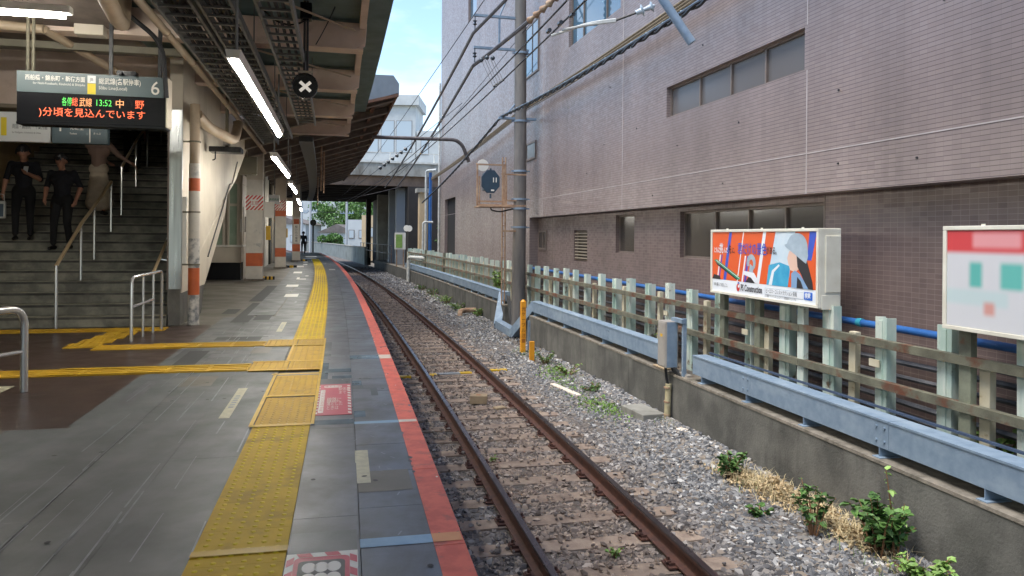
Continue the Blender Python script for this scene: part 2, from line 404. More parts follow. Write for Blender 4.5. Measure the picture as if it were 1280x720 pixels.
mat('ad_linkblue', srgb(36, 104, 206), rough=.5)
mat('ad_red', srgb(206, 50, 52), rough=.5)
mat('floor_red', srgb(192, 78, 92), srgb(178, 66, 82), .4, scale=6)
mat('floor_red_deep', srgb(188, 48, 74), rough=.45)
mat('white_vinyl', srgb(222, 218, 208), rough=.45)
mat('stripe_red', srgb(190, 52, 46), rough=.5)
mat('yellow_box', srgb(216, 172, 40), rough=.5)
mat('marker_orange', srgb(230, 158, 34), srgb(214, 142, 30), .5, scale=6)
mat('marker_text', srgb(150, 84, 20), rough=.6)
mat('signal_navy', srgb(44, 66, 82), srgb(38, 58, 74), .4, scale=5)
mat('rust_frame', srgb(176, 150, 124), srgb(136, 104, 80), .75, scale=6, bump=.1)
mat('porcelain', srgb(176, 186, 192), rough=.2)
mat('porcelain_dark', srgb(60, 66, 72), rough=.25)
mat('box_grey', srgb(164, 158, 150), srgb(148, 142, 136), .5, scale=4)
mat('conduit_cream', srgb(186, 176, 142), srgb(150, 138, 104), .7, scale=7)
mat('pipe_white', srgb(206, 206, 200), srgb(176, 176, 168), .5, scale=6)
mat('leaf', srgb(92, 126, 62), srgb(70, 104, 50), .6, scale=9, island=.32)
mat('leaf_light', srgb(136, 166, 88), srgb(112, 146, 72), .6, scale=9, island=.28)
mat('leaf_dry', srgb(206, 186, 150), srgb(176, 152, 116), .85, scale=12, island=.3)
mat('stem', srgb(132, 96, 66), rough=.8)
mat('tree_leaf', srgb(98, 130, 62), srgb(70, 106, 46), .6, scale=2, island=.35)
mat('bark', srgb(86, 72, 60), srgb(66, 54, 46), .9, scale=8)
mat('bridge_concrete', srgb(178, 174, 164), srgb(150, 146, 136), .85, scale=1.2, c3=srgb(112, 104, 92), scale3=.9, lo3=.5, hi3=.7, stretch3=(1, 1, .3))
mat('bridge_steel', srgb(138, 112, 92), srgb(112, 90, 74), .7, scale=2)
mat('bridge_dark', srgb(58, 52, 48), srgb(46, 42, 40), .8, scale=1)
mat('house_white', srgb(196, 198, 196), srgb(180, 182, 180), .7, scale=.5)
mat('house_beige', srgb(206, 180, 142), srgb(192, 166, 130), .7, scale=.6)
mat('house_grey', srgb(168, 170, 170), rough=.7)
mat('roof_tile', srgb(116, 106, 100), srgb(96, 88, 82), .7, scale=2)
mat('parapet', srgb(120, 126, 124), srgb(100, 106, 104), .85, scale=1.5, c3=srgb(80, 84, 80), scale3=2, stretch3=(1, 1, .3))
mat('ground', srgb(112, 104, 92), srgb(86, 80, 70), .95, scale=.6)
mat('skin', srgb(168, 122, 100), rough=.55)
mat('hair', srgb(22, 20, 20), rough=.4)
mat('cloth_navy', srgb(26, 28, 36), srgb(20, 21, 28), .85, scale=12)
mat('cloth_black', srgb(18, 18, 20), rough=.85)
mat('cloth_beige', srgb(206, 192, 170), srgb(188, 172, 150), .85, scale=8)
mat('cloth_mauve', srgb(152, 126, 112), rough=.85)
mat('cloth_white', srgb(206, 206, 200), rough=.85)
mat('shoe', srgb(20, 18, 18), rough=.4)
mat('brick_block', srgb(170, 150, 120), srgb(150, 130, 104), .85, scale=8)
mat('booth_glass', srgb(150, 166, 146), srgb(128, 146, 126), .15, scale=2)
emit('tube_light', (1.0, .97, .9, 1), 34)
emit('led_red', (1.0, .16, .06, 1), .42)
emit('led_orange', (1.0, .42, .16, 1), .35)
emit('led_green', (.12, .8, .12, 1), .3)
emit('cross_white', (1.0, .93, .82, 1), .14)
# ================================================================== GROUND, PLATFORM, TRACK
g = MB(); g.add([(-600, -200, -1.75), (600, -200, -1.75), (600, 1200, -1.75), (-600, 1200, -1.75)], [(0, 1, 2, 3)])
struct(g.build('ground', 'ground'))

RAIL_Z = -1.0
SL_Z = RAIL_Z - .168                                   # top of the sleepers
b = MB()
b.sweep([(-.3, -1.7), (-.3, SL_Z - .02), (.4, SL_Z - .02), (2.7, SL_Z - .02), (3.3, SL_Z - .03), (4.35, SL_Z - .03), (4.35, -1.7)], -8, 170, 2.)
struct(b.build('ballast_bed', 'ballast_bed'))

# ---- platform body
b = MB()
b.sweep([(-14, -1.7), (-14, -.012), (-.06, -.012), (-.06, -.30), (-.35, -.30), (-.35, -1.7)], -6, 64, 1.)
platform = struct(b.build('platform', 'concrete_pale'))
def on_platform(mb, name, m, bevel=0., smooth=False):
    return world_part(mb, name, m, platform, smooth, bevel)
def box_mesh(name, sx, sy, sz, m, M=None):
    return MB().box(-sx / 2, sx / 2, -sy / 2, sy / 2, 0, sz).mesh(name, m)
def lay(me, name, s, o, z, rz=0.):
    return link(name, me, platform, rel(platform, fr(s, o, z, rz)))

# rubber panels of the two lanes beside the edge
pa = box_mesh('floor_panel', .329, .597, .016, 'rubber_panel'); pb_ = box_mesh('floor_panel', .318, .897, .016, 'rubber_panel')
s = -2.5; k = 0
while s < 52:
    lay(pa, 'floor_panel', s + .3, -.304, -.014 + random.uniform(0, .003)); s += .6
s = -2.3
while s < 52:
    lay(pb_, 'floor_panel', s + .45, -.632, -.014 + random.uniform(0, .003)); s += .9
pe = box_mesh('edge_strip', .142, 1.145, .016, 'red_strip')
s = -2.2
while s < 62:
    lay(pe, 'edge_strip', s + .575, -.068, -.012); s += 1.15
# walking lanes left of the tactile line: long worn panels
lanes = [(-1.41, .42, 2.4), (-1.835, .43, 3.1), (-2.275, .45, 1.9)]
for (o, w, ln) in lanes:
    me = box_mesh('floor_panel', w - .002, ln - .003, .012, 'floor_grey'); s = -3.0 + o
    while s < 13:
        lay(me, 'floor_panel', s + ln / 2, o, -.0115 + random.uniform(0, .002)); s += ln
on_platform(MB().sheet(12.6, 62, -6.5, -1.25, -.004), 'olive_floor', 'floor_olive')
for (o, w, ln, s0, s1) in [(-1.45, .42, 1.5, 13.4, 46), (-1.92, .46, 2.1, 14.0, 40)]:
    me = box_mesh('floor_panel', w, ln - .01, .008, 'floor_grey'); s = s0
    while s < s1:
        lay(me, 'floor_panel', s + ln / 2, o, -.004 + random.uniform(0, .002)); s += ln
bf = MB(); bf.sheet(-4, 12.65, -13, -2.5, -.004); on_platform(bf, 'brown_floor', 'floor_brown')
for (s0, s1, o0, o1) in [(8.7, 9.85, -2.35, -2.12), (10.75, 11.1, -2.4, -1.55), (12.9, 16.5, -2.3, -2.02), (16.9, 22.0, -2.42, -2.15), (14.3, 15.2, -2.62, -2.38), (13.2, 15.0, -1.98, -1.72)]:
    on_platform(MB().sheet(s0, s1, o0, o1, .0042), 'dark_patch', 'floor_dark')
for (s0, s1, o0, o1) in [(6.2, 8.25, -2.52, -2.38), (3.2, 6.15, -2.9, -2.5), (-2, 3.2, -3.1, -2.5)]:
    on_platform(MB().sheet(s0, s1, o0, o1, .0035), 'floor_patch', 'floor_grey')
# pale scuff lines left by old tape, on the panels
for i in range(70):
    s0 = random.uniform(2.8, 12); o0 = random.choice([-1.22, -1.63, -1.64, -2.05, -2.06, -1.45, -1.8, -1.95, -2.2, -2.35]) + random.uniform(-.02, .02)
    ln = random.uniform(.25, 1.3); w = random.uniform(.004, .012); d_ = random.uniform(-.012, .012)
    m = MB(); m.add([P(s0, o0, .0045), P(s0, o0 + w, .0045), P(s0 + ln, o0 + d_ + w * .6, .0045), P(s0 + ln, o0 + d_, .0045)], [(0, 1, 2, 3)])
    on_platform(m, 'scuff_mark', 'scuff')
for i in range(34):
    s0 = random.uniform(3, 9.5); o0 = random.uniform(-.76, -.2); a = random.uniform(-1, 1)
    dx, dy = .05 * math.sin(a), .05 * math.cos(a)
    m = MB(); m.add([P(s0, o0, .0045), P(s0, o0 + .008, .0045), P(s0 + dy, o0 + .008 + dx, .0045), P(s0 + dy, o0 + dx, .0045)], [(0, 1, 2, 3)])
    on_platform(m, 'scuff_mark', 'scuff')
# grey repair patches with their own tone, and spots of old gum
for i in range(26):
    s0 = random.uniform(2.6, 11.5); o0 = random.choice([-2.44, -2.06, -1.63, -.785, -.468]); wd = random.choice([.1, .16, .22, .3]); ln = random.uniform(.2, 1.1)
    on_platform(MB().sheet(s0, s0 + ln, o0, min(o0 + wd, -1.24 if o0 < -1 else -.48 if o0 < -.5 else -.145), .0032 + .00008 * i), 'repair_patch', random.choice(['rubber_panel', 'floor_grey', 'floor_olive', 'patch_dark', 'patch_pale']))
gm = MB().add([(.018 * math.cos(a), .014 * math.sin(a), 0) for a in [i * .785 for i in range(8)]], [tuple(range(8))]).mesh('gum_spot', 'gum')
for i in range(45): lay(gm, 'gum_spot', random.uniform(2.8, 14), random.choice([random.uniform(-2.4, -1.25), random.uniform(-.76, -.16)]), .0060, random.uniform(0, 3))
for i in range(46):
    s0 = random.uniform(2.6, 14) ; o0 = random.choice([-.14, -.135, -.012, random.uniform(-.12, -.02)]); n_ = random.randint(5, 7); r0 = random.uniform(.006, .022)
    m = MB(); m.add([P(s0 + r0 * random.uniform(.8, 2.2) * math.sin(2 * math.pi * k / n_), min(-.002, o0 + r0 * random.uniform(.4, .9) * math.cos(2 * math.pi * k / n_)), .0055) for k in range(n_)], [tuple(range(n_))])
    on_platform(m, 'paint_chip', random.choice(['patch_dark', 'pale_patch', 'patch_dark', 'rubber_panel']))
# tape bars across the edge lane and the pale patches on the red strip
for s0, w, rp in [(3.59, .1, 'orange_patch'), (5.88, .075, 'pale_patch'), (8.9, .28, 'pale_patch')]:
    on_platform(MB().sheet(s0, s0 + w, -.472, -.14, .0048), 'tape_strip', 'tape_blue' if w < .2 else 'tape_clear')
    on_platform(MB().sheet(s0, s0 + w, -.139, -.003, .0062), 'edge_patch', rp)
for s0, s1, o0, o1, m in [(3.74, 3.9, -.785, -.475, 'tape_clear'), (5.9, 6.05, -.785, -.475, 'tape_clear'), (6.1, 7.6, -.47, -.38, 'tape_clear'), (7.6, 8.7, -.78, -.70, 'tape_clear'), (8.1, 8.3, -.7, -.3, 'tape_clear'),
                          (7.75, 7.9, -.66, -.36, 'tape_clear'), (4.5, 5.17, -.478, -.395, 'cream_label'), (3.95, 4.3, -.69, -.685, 'scuff'), (3.95, 4.3, -.59, -.585, 'scuff'), (4.29, 4.3, -.69, -.585, 'scuff'), (3.95, 3.96, -.69, -.585, 'scuff')]:
    on_platform(MB().sheet(s0, s1, o0, o1, .0044), 'tape_strip' if m != 'cream_label' else 'faded_label', m)
# boarding labels on the left lane
for s0, s1 in [(6.25, 7.42), (11.6, 12.85), (16.2, 17.0)]:
    on_platform(MB().sheet(s0, s1, -1.49, -1.41, .0046), 'boarding_label', 'cream_label')
    for j in range(6):
        q = s0 + (s1 - s0) * (.3 + j * .075)
        on_platform(MB().sheet(q, q + .05, -1.47, -1.43, .0062), 'boarding_mark', 'scuff')
for s0, o0, ln, w in [(18, -1.62, .9, .3), (21.5, -1.75, .9, .32), (25, -1.6, 1.2, .3), (26.5, -1.45, .8, .1), (29, -1.8, 1.3, .34), (31, -1.5, .9, .12), (34.5, -1.85, 1.6, .4), (37, -1.6, 1.2, .2), (40, -1.7, 1.8, .5), (42.5, -1.4, 2.0, .7), (46, -1.3, 2.2, .8), (31.5, -.5, 1.0, .25), (50, -1.1, 2.5, .7)]:
    on_platform(MB().sheet(s0, s0 + ln, o0 - w / 2, o0 + w / 2, .0056), 'white_floor_mark', 'white_vinyl')

# ---- tactile line
def dome_tile(name, w, l, nx, ny, m, bars=False):
    t = MB(); t.box(-w / 2, w / 2, -l / 2, l / 2, 0, .010)
    for i in range(nx):
        x = -w / 2 + .045 + (w - .09) * i / max(1, nx - 1)
        if bars: t.box(x - .012, x + .012, -l / 2 + .02, l / 2 - .02, .0095, .0145); continue
        for j in range(ny):
            y = -l / 2 + l * (j + .5) / ny
            vs = []
            for r_, z_ in ((.0135, .0098), (.0105, .0125), (.007, .0138)): vs += [(x + r_ * math.cos(a), y + r_ * math.sin(a), z_) for a in [math.pi / 4 * q for q in range(8)]]
            t.add(vs, [(a * 8 + q, a * 8 + (q + 1) % 8, a * 8 + 8 + (q + 1) % 8, a * 8 + 8 + q) for a in range(2) for q in range(8)] + [tuple(range(16, 24))], 1)
    return t.mesh(name, [m, 'dome' if m == 'tactile' else 'dome_new'])
td = dome_tile('tactile_tile', .404, .398, 6, 6, 'tactile'); 
s = -2.1
while s < 5.9 - .3:
    lay(td, 'tactile_tile', s + .2, -.996, .0); s += .4
ta = dome_tile('tactile_tile', .43, .50, 6, 7, 'tactile_new'); 
for q, w in [(6.42, 1.0), (7.48, 1.0)]:
    me = dome_tile('tactile_tile', .40, .98, 6, 15, 'tactile_new'); lay(me, 'tactile_tile', q, -.995, .0)
for q in (8.58, 10.36):
    me = dome_tile('tactile_tile', .34, .56, 5, 8, 'tactile_new'); lay(me, 'tactile_tile', q, -.95, .0)
    me = dome_tile('tactile_tile', .38, .56, 5, 8, 'tactile_new'); lay(me, 'tactile_tile', q, -1.32, .0)
me = dome_tile('tactile_tile', .37, 1.12, 5, 16, 'tactile_new'); lay(me, 'tactile_tile', 9.47, -.965, .0)
s = 10.7
while s < 46:
    lay(td, 'tactile_tile', s + .2, -.996, .0); s += .4
for s0, s1, o0, o1 in [(5.88, 5.94, -1.22, -.79), (6.93, 6.985, -1.22, -.79), (7.99, 8.06, -1.25, -.77), (8.82, 8.87, -1.52, -.78), (8.27, 8.32, -1.52, -.78), (10.08, 10.12, -1.52, -.79), (10.62, 10.66, -1.5, -.79), (3.6, 3.66, -1.2, -.79),
                       (5.9, 8.3, -.79, -.765), (8.3, 10.7, -.785, -.765), (5.9, 8.1, -1.23, -1.2), (8.9, 10.1, -1.17, -1.145)]:
    on_platform(MB().box(0, 1, 0, 1, 0, 1) if False else MB().sheet(s0, s1, o0, o1, .0165), 'tape_strip', 'tape_yellow')
# branch lines towards the concourse and the stairs
bl = dome_tile('guide_tile', .40, .40, 4, 1, 'tactile_new', True)
o = -1.72
while o > -9:
    lay(bl, 'guide_tile', 8.55, o, -.002, R(90)); o -= .402
o = -1.72
while o > -3.6:
    lay(bl, 'guide_tile', 10.33, o, -.002, R(90)); o -= .402
for i in range(4):
    t = i / 3; lay(bl, 'guide_tile', 10.55 + 1.2 * t, -3.72 + .12 * t, -.0015 + .0008 * i, R(6))
o = -3.3
while o > -9:
    lay(bl, 'guide_tile', 12.2, o, -.002, R(90)); o -= .402
on_platform(MB().sheet(8.36, 8.42, -3.4, -1.52, .0165), 'tape_strip', 'tape_yellow')
on_platform(MB().sheet(8.68, 8.74, -3.4, -1.52, .0165), 'tape_strip', 'tape_yellow')
on_platform(MB().sheet(10.14, 10.19, -2.9, -1.52, .0165), 'tape_strip', 'tape_yellow')
on_platform(MB().sheet(10.47, 10.52, -2.9, -1.52, .0165), 'tape_strip', 'tape_yellow')
on_platform(MB().sheet(7.55, 7.9, -4.9, -3.5, .0045), 'faded_label', 'cream_label')

# ---- red floor notice and floor sticker (printed vinyl sheets)
def floor_sheet(name, label, s0, s1, o0, o1, m):
    M = fr(s0, (o0 + o1) / 2, .0052)
    t = thing(name, label, 'floor notice', M)
    w = o1 - o0; l = s1 - s0
    MB().box(-w / 2, w / 2, 0, l, -.001, .0012).build('sheet', m, t, Matrix())
    return t, w, l
def flat(t, poly, m, name, z): return MB().add([(x, y, z) for x, y in poly], [tuple(range(len(poly)))]).build(name, m, t, Matrix())
def rr(x0, x1, y0, y1, r):
    q = []
    for cx, cy, a in ((x1 - r, y0 + r, -90), (x1 - r, y1 - r, 0), (x0 + r, y1 - r, 90), (x0 + r, y0 + r, 180)):
        q += [(cx + r * math.cos(R(a + i * 22.5)), cy + r * math.sin(R(a + i * 22.5))) for i in range(5)]
    return q
t, w, l = floor_sheet('floor_notice', 'red floor notice with white lettering and striped edges beside the yellow tactile line', 6.2, 7.45, -.785, -.485, 'floor_red')
for sx in (-1, 1):
    for i in range(11):
        y0 = .03 + i * (l - .06) / 11; xa, xb = sx * (w / 2 - .004), sx * (w / 2 - .03)
        flat(t, [(xa, y0), (xb, y0 + .02), (xb, y0 + .075), (xa, y0 + .055)], 'white_vinyl', 'stripe', .0026)
flat(t, rr(-.09, .07, 1.08, 1.19, .03), 'white_vinyl', 'text_panel', .0026)
flat(t, rr(-.115, -.075, .08, .98, .012), 'white_vinyl', 'text_panel', .0026)
FX = lambda x, y: Matrix.Translation((x, y, .0038))
text('落とし物', .05, 'floor_red_deep', t, 0, 0, M=FX(-.085, 1.115) @ Matrix.Diagonal((.75, 1.3, 1, 1)))
text('声をおかけください', .10, 'floor_red_deep', t, 0, 0, M=FX(-.112, .12) @ Matrix.Rotation(R(90), 4, 'Z') @ Matrix.Diagonal((.92, -.34, 1, 1)) @ Matrix.Diagonal((1, -1, 1, 1)) @ Matrix.Translation((0, -.1, 0)))
text('線路に', .10, 'white_vinyl', t, 0, 0, M=FX(-.055, .46) @ Matrix.Diagonal((.42, 2.2, 1, 1)))
text('落とした\nときは', .08, 'white_vinyl', t, 0, 0, M=FX(-.055, .34) @ Matrix.Diagonal((.42, 1.9, 1, 1)))
text('駅係員\nまで', .07, 'white_vinyl', t, 0, 0, M=FX(.04, .95) @ Matrix.Diagonal((.5, 2.2, 1, 1)))
t, w, l = floor_sheet('floor_sticker', 'red and white striped floor sticker with rows of white ovals near the platform edge', 2.35, 3.57, -.79, -.485, 'white_vinyl')
for i in range(9):
    y0 = i * l / 9
    for sx in (-1, 1):
        xa, xb = sx * (w / 2 - .003), sx * (w / 2 - .034)
        flat(t, [(xa, y0), (xb, y0 + .03), (xb, y0 + .1), (xa, y0 + .07)], 'floor_red_deep', 'stripe', .0026)
for i in range(2):
    x0 = -w / 2 + .04 + i * .12
    flat(t, [(x0, l - .004), (x0 + .06, l - .004), (x0 + .075, l - .045), (x0 + .015, l - .045)], 'floor_red_deep', 'stripe', .0026)
flat(t, rr(-.118, .118, .05, l - .05, .03), 'floor_red_deep', 'border', .0034)
flat(t, rr(-.098, .098, .09, l - .09, .025), 'ad_dark', 'field', .0042)
for j in range(9):
    for i in range(3):
        x = -.052 + i * .052; y = l - .16 - j * .105
        flat(t, [(x + .03 * math.cos(R(a)), y + .05 * math.sin(R(a))) for a in range(0, 360, 24)], 'white_vinyl', 'oval', .005)

# ================================================================== TRACK
OL, OR = .935, 2.068
prof = [(-.0635, 0), (-.0635, .012), (-.012, .028), (-.008, .045), (-.008, .105), (-.030, .115), (-.0325, .125), (-.0325, .142), (-.026, .153), (.026, .153), (.0325, .142), (.0325, .125), (.030, .115), (.008, .105), (.008, .045), (.012, .028), (.0635, .012), (.0635, 0)]
mis = [0] * len(prof); mis[8] = 1; mis[7] = 1; mis[9] = 1
tb = MB(); tb.sweep([(.45, SL_Z - .3), (.45, SL_Z - .1), (2.55, SL_Z - .1), (2.55, SL_Z - .3)], -8, 170, 3.)
track = struct(tb.build('railway_track', 'ballast_bed'))
for oo in (OL, OR):
    b = MB(); b.sweep([(oo + a, z + RAIL_Z - .153) for a, z in prof], -6, 165, 1.2, 0, mis)
    o = world_part(b, 'rail', ['rail_rust', 'rail_top'], track)
me = MB().box(-1.03, 1.03, -.11, .11, -.13, 0).mesh('sleeper', 'sleeper')
clip = MB(); clip.box(-.052, .0, -.04, .04, 0, .022); clip.box(-.07, -.03, -.028, .028, .022, .034); clip.tube([(-.045, 0, .03), (-.045, 0, .062)], .013, 6)
clipm = clip.mesh('rail_clip', 'rail_rust'); plate = MB().box(-.13, .13, -.08, .08, 0, .013).mesh('tie_plate', 'rail_rust')
s = -1.7; n = 0
while s < 110:
    so = 1.5 + random.uniform(-.03, .03)
    o = link('sleeper', me, track, rel(track, fr(s, so, SL_Z + random.uniform(-.012, .004), R(random.uniform(-1, 1)))))
    if 2.5 < s < 34:
        for oo in (OL, OR):
            link('tie_plate', plate, track, rel(track, fr(s, oo, SL_Z + .001)))
            link('rail_clip', clipm, track, rel(track, fr(s, oo - .062, SL_Z + .013)))
            link('rail_clip', clipm, track, rel(track, fr(s, oo + .062, SL_Z + .013, math.pi)))
    s += .565
# yellow painted mark across the track, one dash per gap
for i, (s0, o0, o1, m) in enumerate([(13.95, .42, .72, 'tape_yellow'), (14.02, 1.05, 1.2, 'tape_yellow'), (14.08, 1.2, 1.65, 'scuff'), (14.12, 1.65, 1.88, 'tape_yellow'), (14.3, 2.28, 2.6, 'tape_yellow')]):
    mk = MB(); mk.sweep([(o0, SL_Z - .02), (o0, SL_Z + .018), (o1, SL_Z + .018), (o1, SL_Z - .02)], s0, s0 + .13, .2)
    world_part(mk, 'painted_mark', m, track)

# ---- loose things between the rails
o = MB(); M = fr(11.6, 1.53, SL_Z + .01, R(-14)); o.box(-.13, .13, -.1, .1, 0, .12); o.box(-.04, .03, -.025, .025, .1205, .123, None, 1)
tag(o.build('timber_block', ['brick_block', 'marker_text'], None, M, bevel=.006), 'small pale block with a dark hole lying between the rails', 'block')
o = MB(); o.box(-.09, .09, -.06, .06, 0, .03); tag(o.build('stone_slab', 'brick_block', None, fr(11.2, 1.78, SL_Z - .005, R(20)), bevel=.008), 'flat pale stone beside the block between the rails', 'stone')
o = MB(); o.box(-.18, .18, -.34, .34, 0, .12); tag(o.build('concrete_block', 'concrete_pale', None, fr(10.35, 3.72, SL_Z - .02, R(6)), bevel=.012), 'flat concrete block on the gravel against the retaining wall', 'concrete block')
o = MB(); o.box(-.05, .05, -.5, .5, 0, .05); tag(o.build('concrete_curb', 'pale_patch', None, fr(12.2, 3.12, SL_Z + .0, R(9)), bevel=.012), 'narrow pale concrete strip lying in the gravel', 'concrete strip')
o = MB(); o.box(-.05, .05, -.07, .07, 0, .06); tag(o.build('stone_piece', 'pale_patch', None, fr(9.35, 3.86, SL_Z - .0, R(25)), bevel=.012), 'small pinkish stone at the foot of the retaining wall', 'stone')

# ---- ballast stones: thousands of real stones, joined
def ico():
    t = (1 + 5 ** .5) / 2
    v = np.array([(-1, t, 0), (1, t, 0), (-1, -t, 0), (1, -t, 0), (0, -1, t), (0, 1, t), (0, -1, -t), (0, 1, -t), (t, 0, -1), (t, 0, 1), (-t, 0, -1), (-t, 0, 1)], float)
    f = np.array([(0, 11, 5), (0, 5, 1), (0, 1, 7), (0, 7, 10), (0, 10, 11), (1, 5, 9), (5, 11, 4), (11, 10, 2), (10, 7, 6), (7, 1, 8), (3, 9, 4), (3, 4, 2), (3, 2, 6), (3, 6, 8), (3, 8, 9), (4, 9, 5), (2, 4, 11), (6, 2, 10), (8, 6, 7), (9, 8, 1)])
    return v / np.linalg.norm(v[0]), f
def stones(n, s0, s1, size, oo=(.15, 3.97), seed=1):
    r = np.random.default_rng(seed)
    S = r.uniform(s0, s1, n); O = r.uniform(oo[0], oo[1], n)
    keep = (np.abs(O - OL) > .075) & (np.abs(O - OR) > .075)
    ph = ((S + 1.7) / .565 + .5) % 1 - .5                     # 0 on a sleeper
    onsl = (np.abs(ph) * .565 < .12) & (O > .5) & (O < 2.52)
    keep &= ~(onsl & (r.uniform(0, 1, n) < .89))
    S, O, onsl = S[keep], O[keep], onsl[keep]; n = len(S)
    bx = np.interp(S, _S, _Y); m = dE(bx); q = np.hypot(1, m)
    X = Ex(bx) + O / q; Y = bx - O * m / q
    Z = np.where(onsl, SL_Z + .012, SL_Z - .025) + r.uniform(-.014, .012, n) + np.where(O > 2.6, .006 + .016 * np.sin(S * 1.7) + .016 * np.sin(S * .6 + O * 2), 0) + np.where(O > 3.5, (O - 3.5) * .12, 0)
    v, f = ico(); sc = size * r.uniform(.55, 1.25, n) * np.where(onsl, .75, 1)
    var = v[None] * r.uniform(.62, 1.25, (n, 12, 1)) * (r.uniform(.6, 1.15, (n, 1, 3)))
    a = r.normal(size=(n, 4)); a /= np.linalg.norm(a, axis=1)[:, None]; w, x, y, z = a.T
    Rm = np.stack([1 - 2 * (y * y + z * z), 2 * (x * y - z * w), 2 * (x * z + y * w), 2 * (x * y + z * w), 1 - 2 * (x * x + z * z), 2 * (y * z - x * w), 2 * (x * z - y * w), 2 * (y * z + x * w), 1 - 2 * (x * x + y * y)], 1).reshape(n, 3, 3)
    V = np.einsum('nij,nkj->nki', Rm, var) * sc[:, None, None]; V[:, :, 2] *= .8
    V += np.stack([X, Y, Z], 1)[:, None]
    F = f[None] + (np.arange(n) * 12)[:, None, None]
    rust = np.clip(1.25 - np.abs(O - 1.5) / 1.15, 0, 1)
    return V.reshape(-1, 3), F.reshape(-1, 3), np.repeat(rust, 12)
def np_mesh(name, V, F, m, attr=None):
    me = bpy.data.meshes.new(name); k = F.shape[1]
    me.vertices.add(len(V)); me.vertices.foreach_set('co', V.astype(np.float32).ravel())
    me.loops.add(F.size); me.loops.foreach_set('vertex_index', F.astype(np.int32).ravel())
    me.polygons.add(len(F)); me.polygons.foreach_set('loop_start', np.arange(0, F.size, k, dtype=np.int32))
    if attr is not None:
        at = me.attributes.new(attr[0], 'FLOAT', 'POINT'); at.data.foreach_set('value', attr[1].astype(np.float32))
    me.materials.append(MATS[m]); me.update(calc_edges=True); me.validate(); return me
# stone material: greys with a few tan and dark pieces, rust dust between the rails
m = bpy.data.materials.new('ballast_stone'); m.use_nodes = True; N, L = m.node_tree.nodes, m.node_tree.links
bs = N['Principled BSDF']; bs.inputs['Roughness'].default_value = .85
ge = N.new('ShaderNodeNewGeometry'); cr = N.new('ShaderNodeValToRGB'); e = cr.color_ramp.elements
e[0].position = 0; e[0].color = srgb(64, 64, 66); e[1].position = 1; e[1].color = srgb(196, 194, 190)
for p_, c_ in ((.2, srgb(90, 91, 94)), (.45, srgb(116, 116, 118)), (.62, srgb(140, 138, 136)), (.8, srgb(138, 126, 112)), (.86, srgb(108, 98, 90)), (.93, srgb(160, 160, 160))):
    q = e.new(p_); q.color = c_
cr2 = N.new('ShaderNodeValToRGB'); e = cr2.color_ramp.elements
e[0].color = srgb(100, 88, 80); e[1].color = srgb(178, 158, 142)
q = e.new(.5); q.color = srgb(138, 122, 110)
at = N.new('ShaderNodeAttribute'); at.attribute_name = 'rust'
nz = N.new('ShaderNodeTexNoise'); nz.inputs['Scale'].default_value = 2.2; L.new(ge.outputs['Position'], nz.inputs['Vector'])
ml = N.new('ShaderNodeMath'); ml.operation = 'MULTIPLY'; ml2 = N.new('ShaderNodeMath'); ml2.operation = 'MULTIPLY'; ml2.inputs[1].default_value = 1.55; ml2.use_clamp = True
L.new(at.outputs['Fac'], ml.inputs[0]); L.new(nz.outputs['Fac'], ml.inputs[1]); L.new(ml.outputs[0], ml2.inputs[0])
mx = N.new('ShaderNodeMix'); mx.data_type = 'RGBA'
L.new(ge.outputs['Random Per Island'], cr.inputs['Fac']); L.new(ge.outputs['Random Per Island'], cr2.inputs['Fac'])
L.new(cr.outputs['Color'], mx.inputs['A']); L.new(cr2.outputs['Color'], mx.inputs['B']); L.new(ml2.outputs[0], mx.inputs['Factor'])
L.new(mx.outputs['Result'], bs.inputs['Base Color']); MATS['ballast_stone'] = m
parts = [stones(34000, 2.6, 13, .037, seed=1), stones(13000, 2.6, 15, .042, (2.5, 3.97), seed=5), stones(17000, 13, 26, .043, seed=2), stones(11000, 26, 62, .06, seed=3)]
off = 0; Vs, Fs, As = [], [], []
for V, F, A in parts: Vs.append(V); Fs.append(F + off); As.append(A); off += len(V)
me = np_mesh('ballast_stones', np.concatenate(Vs), np.concatenate(Fs), 'ballast_stone', ('rust', np.concatenate(As)))
o = link('ballast_stones', me); o['kind'] = 'stuff'; tag(o, 'grey crushed stone ballast around the rails and sleepers', 'ballast')
# ================================================================== RETAINING WALL, CABLE DUCT, FENCE
WT = -.49
wall = thing('retaining_wall', 'low stained concrete retaining wall running along the gravel beside the track', 'wall', fr(4, 4.1, -1.3))
segs = [(-6, 4.35), (4.35, 9.95), (9.95, 11.6), (11.6, 18.35), (20.55, 27), (27, 34), (34, 41), (41, 50), (50, 60)]
for a, z in segs:
    b = MB(); b.sweep([(4.0, -1.6), (4.0, WT - .035), (4.36, WT - .035), (4.36, -1.6)], a + .006, z - .006, .8)
    world_part(b, 'wall_panel', 'concrete_dirty', wall)
    b = MB(); b.sweep([(3.992, WT - .034), (3.996, WT - .006), (4.01, WT), (4.36, WT), (4.36, WT - .034)], a + .006, z - .006, .8)
    world_part(b, 'coping', 'concrete_cap', wall)
b = MB(); b.sweep([(4.2, -1.6), (4.2, WT - .03), (4.36, WT - .03), (4.36, -1.6)], 18.35, 20.55, .8); world_part(b, 'wall_panel', 'concrete_dirty', wall)
b = MB(); b.sweep([(4.36, -1.7), (4.36, -.55), (5.6, -.55), (5.6, -1.7)], -8, 62, 1.5); struct(b.build('strip_ground', 'ground'))

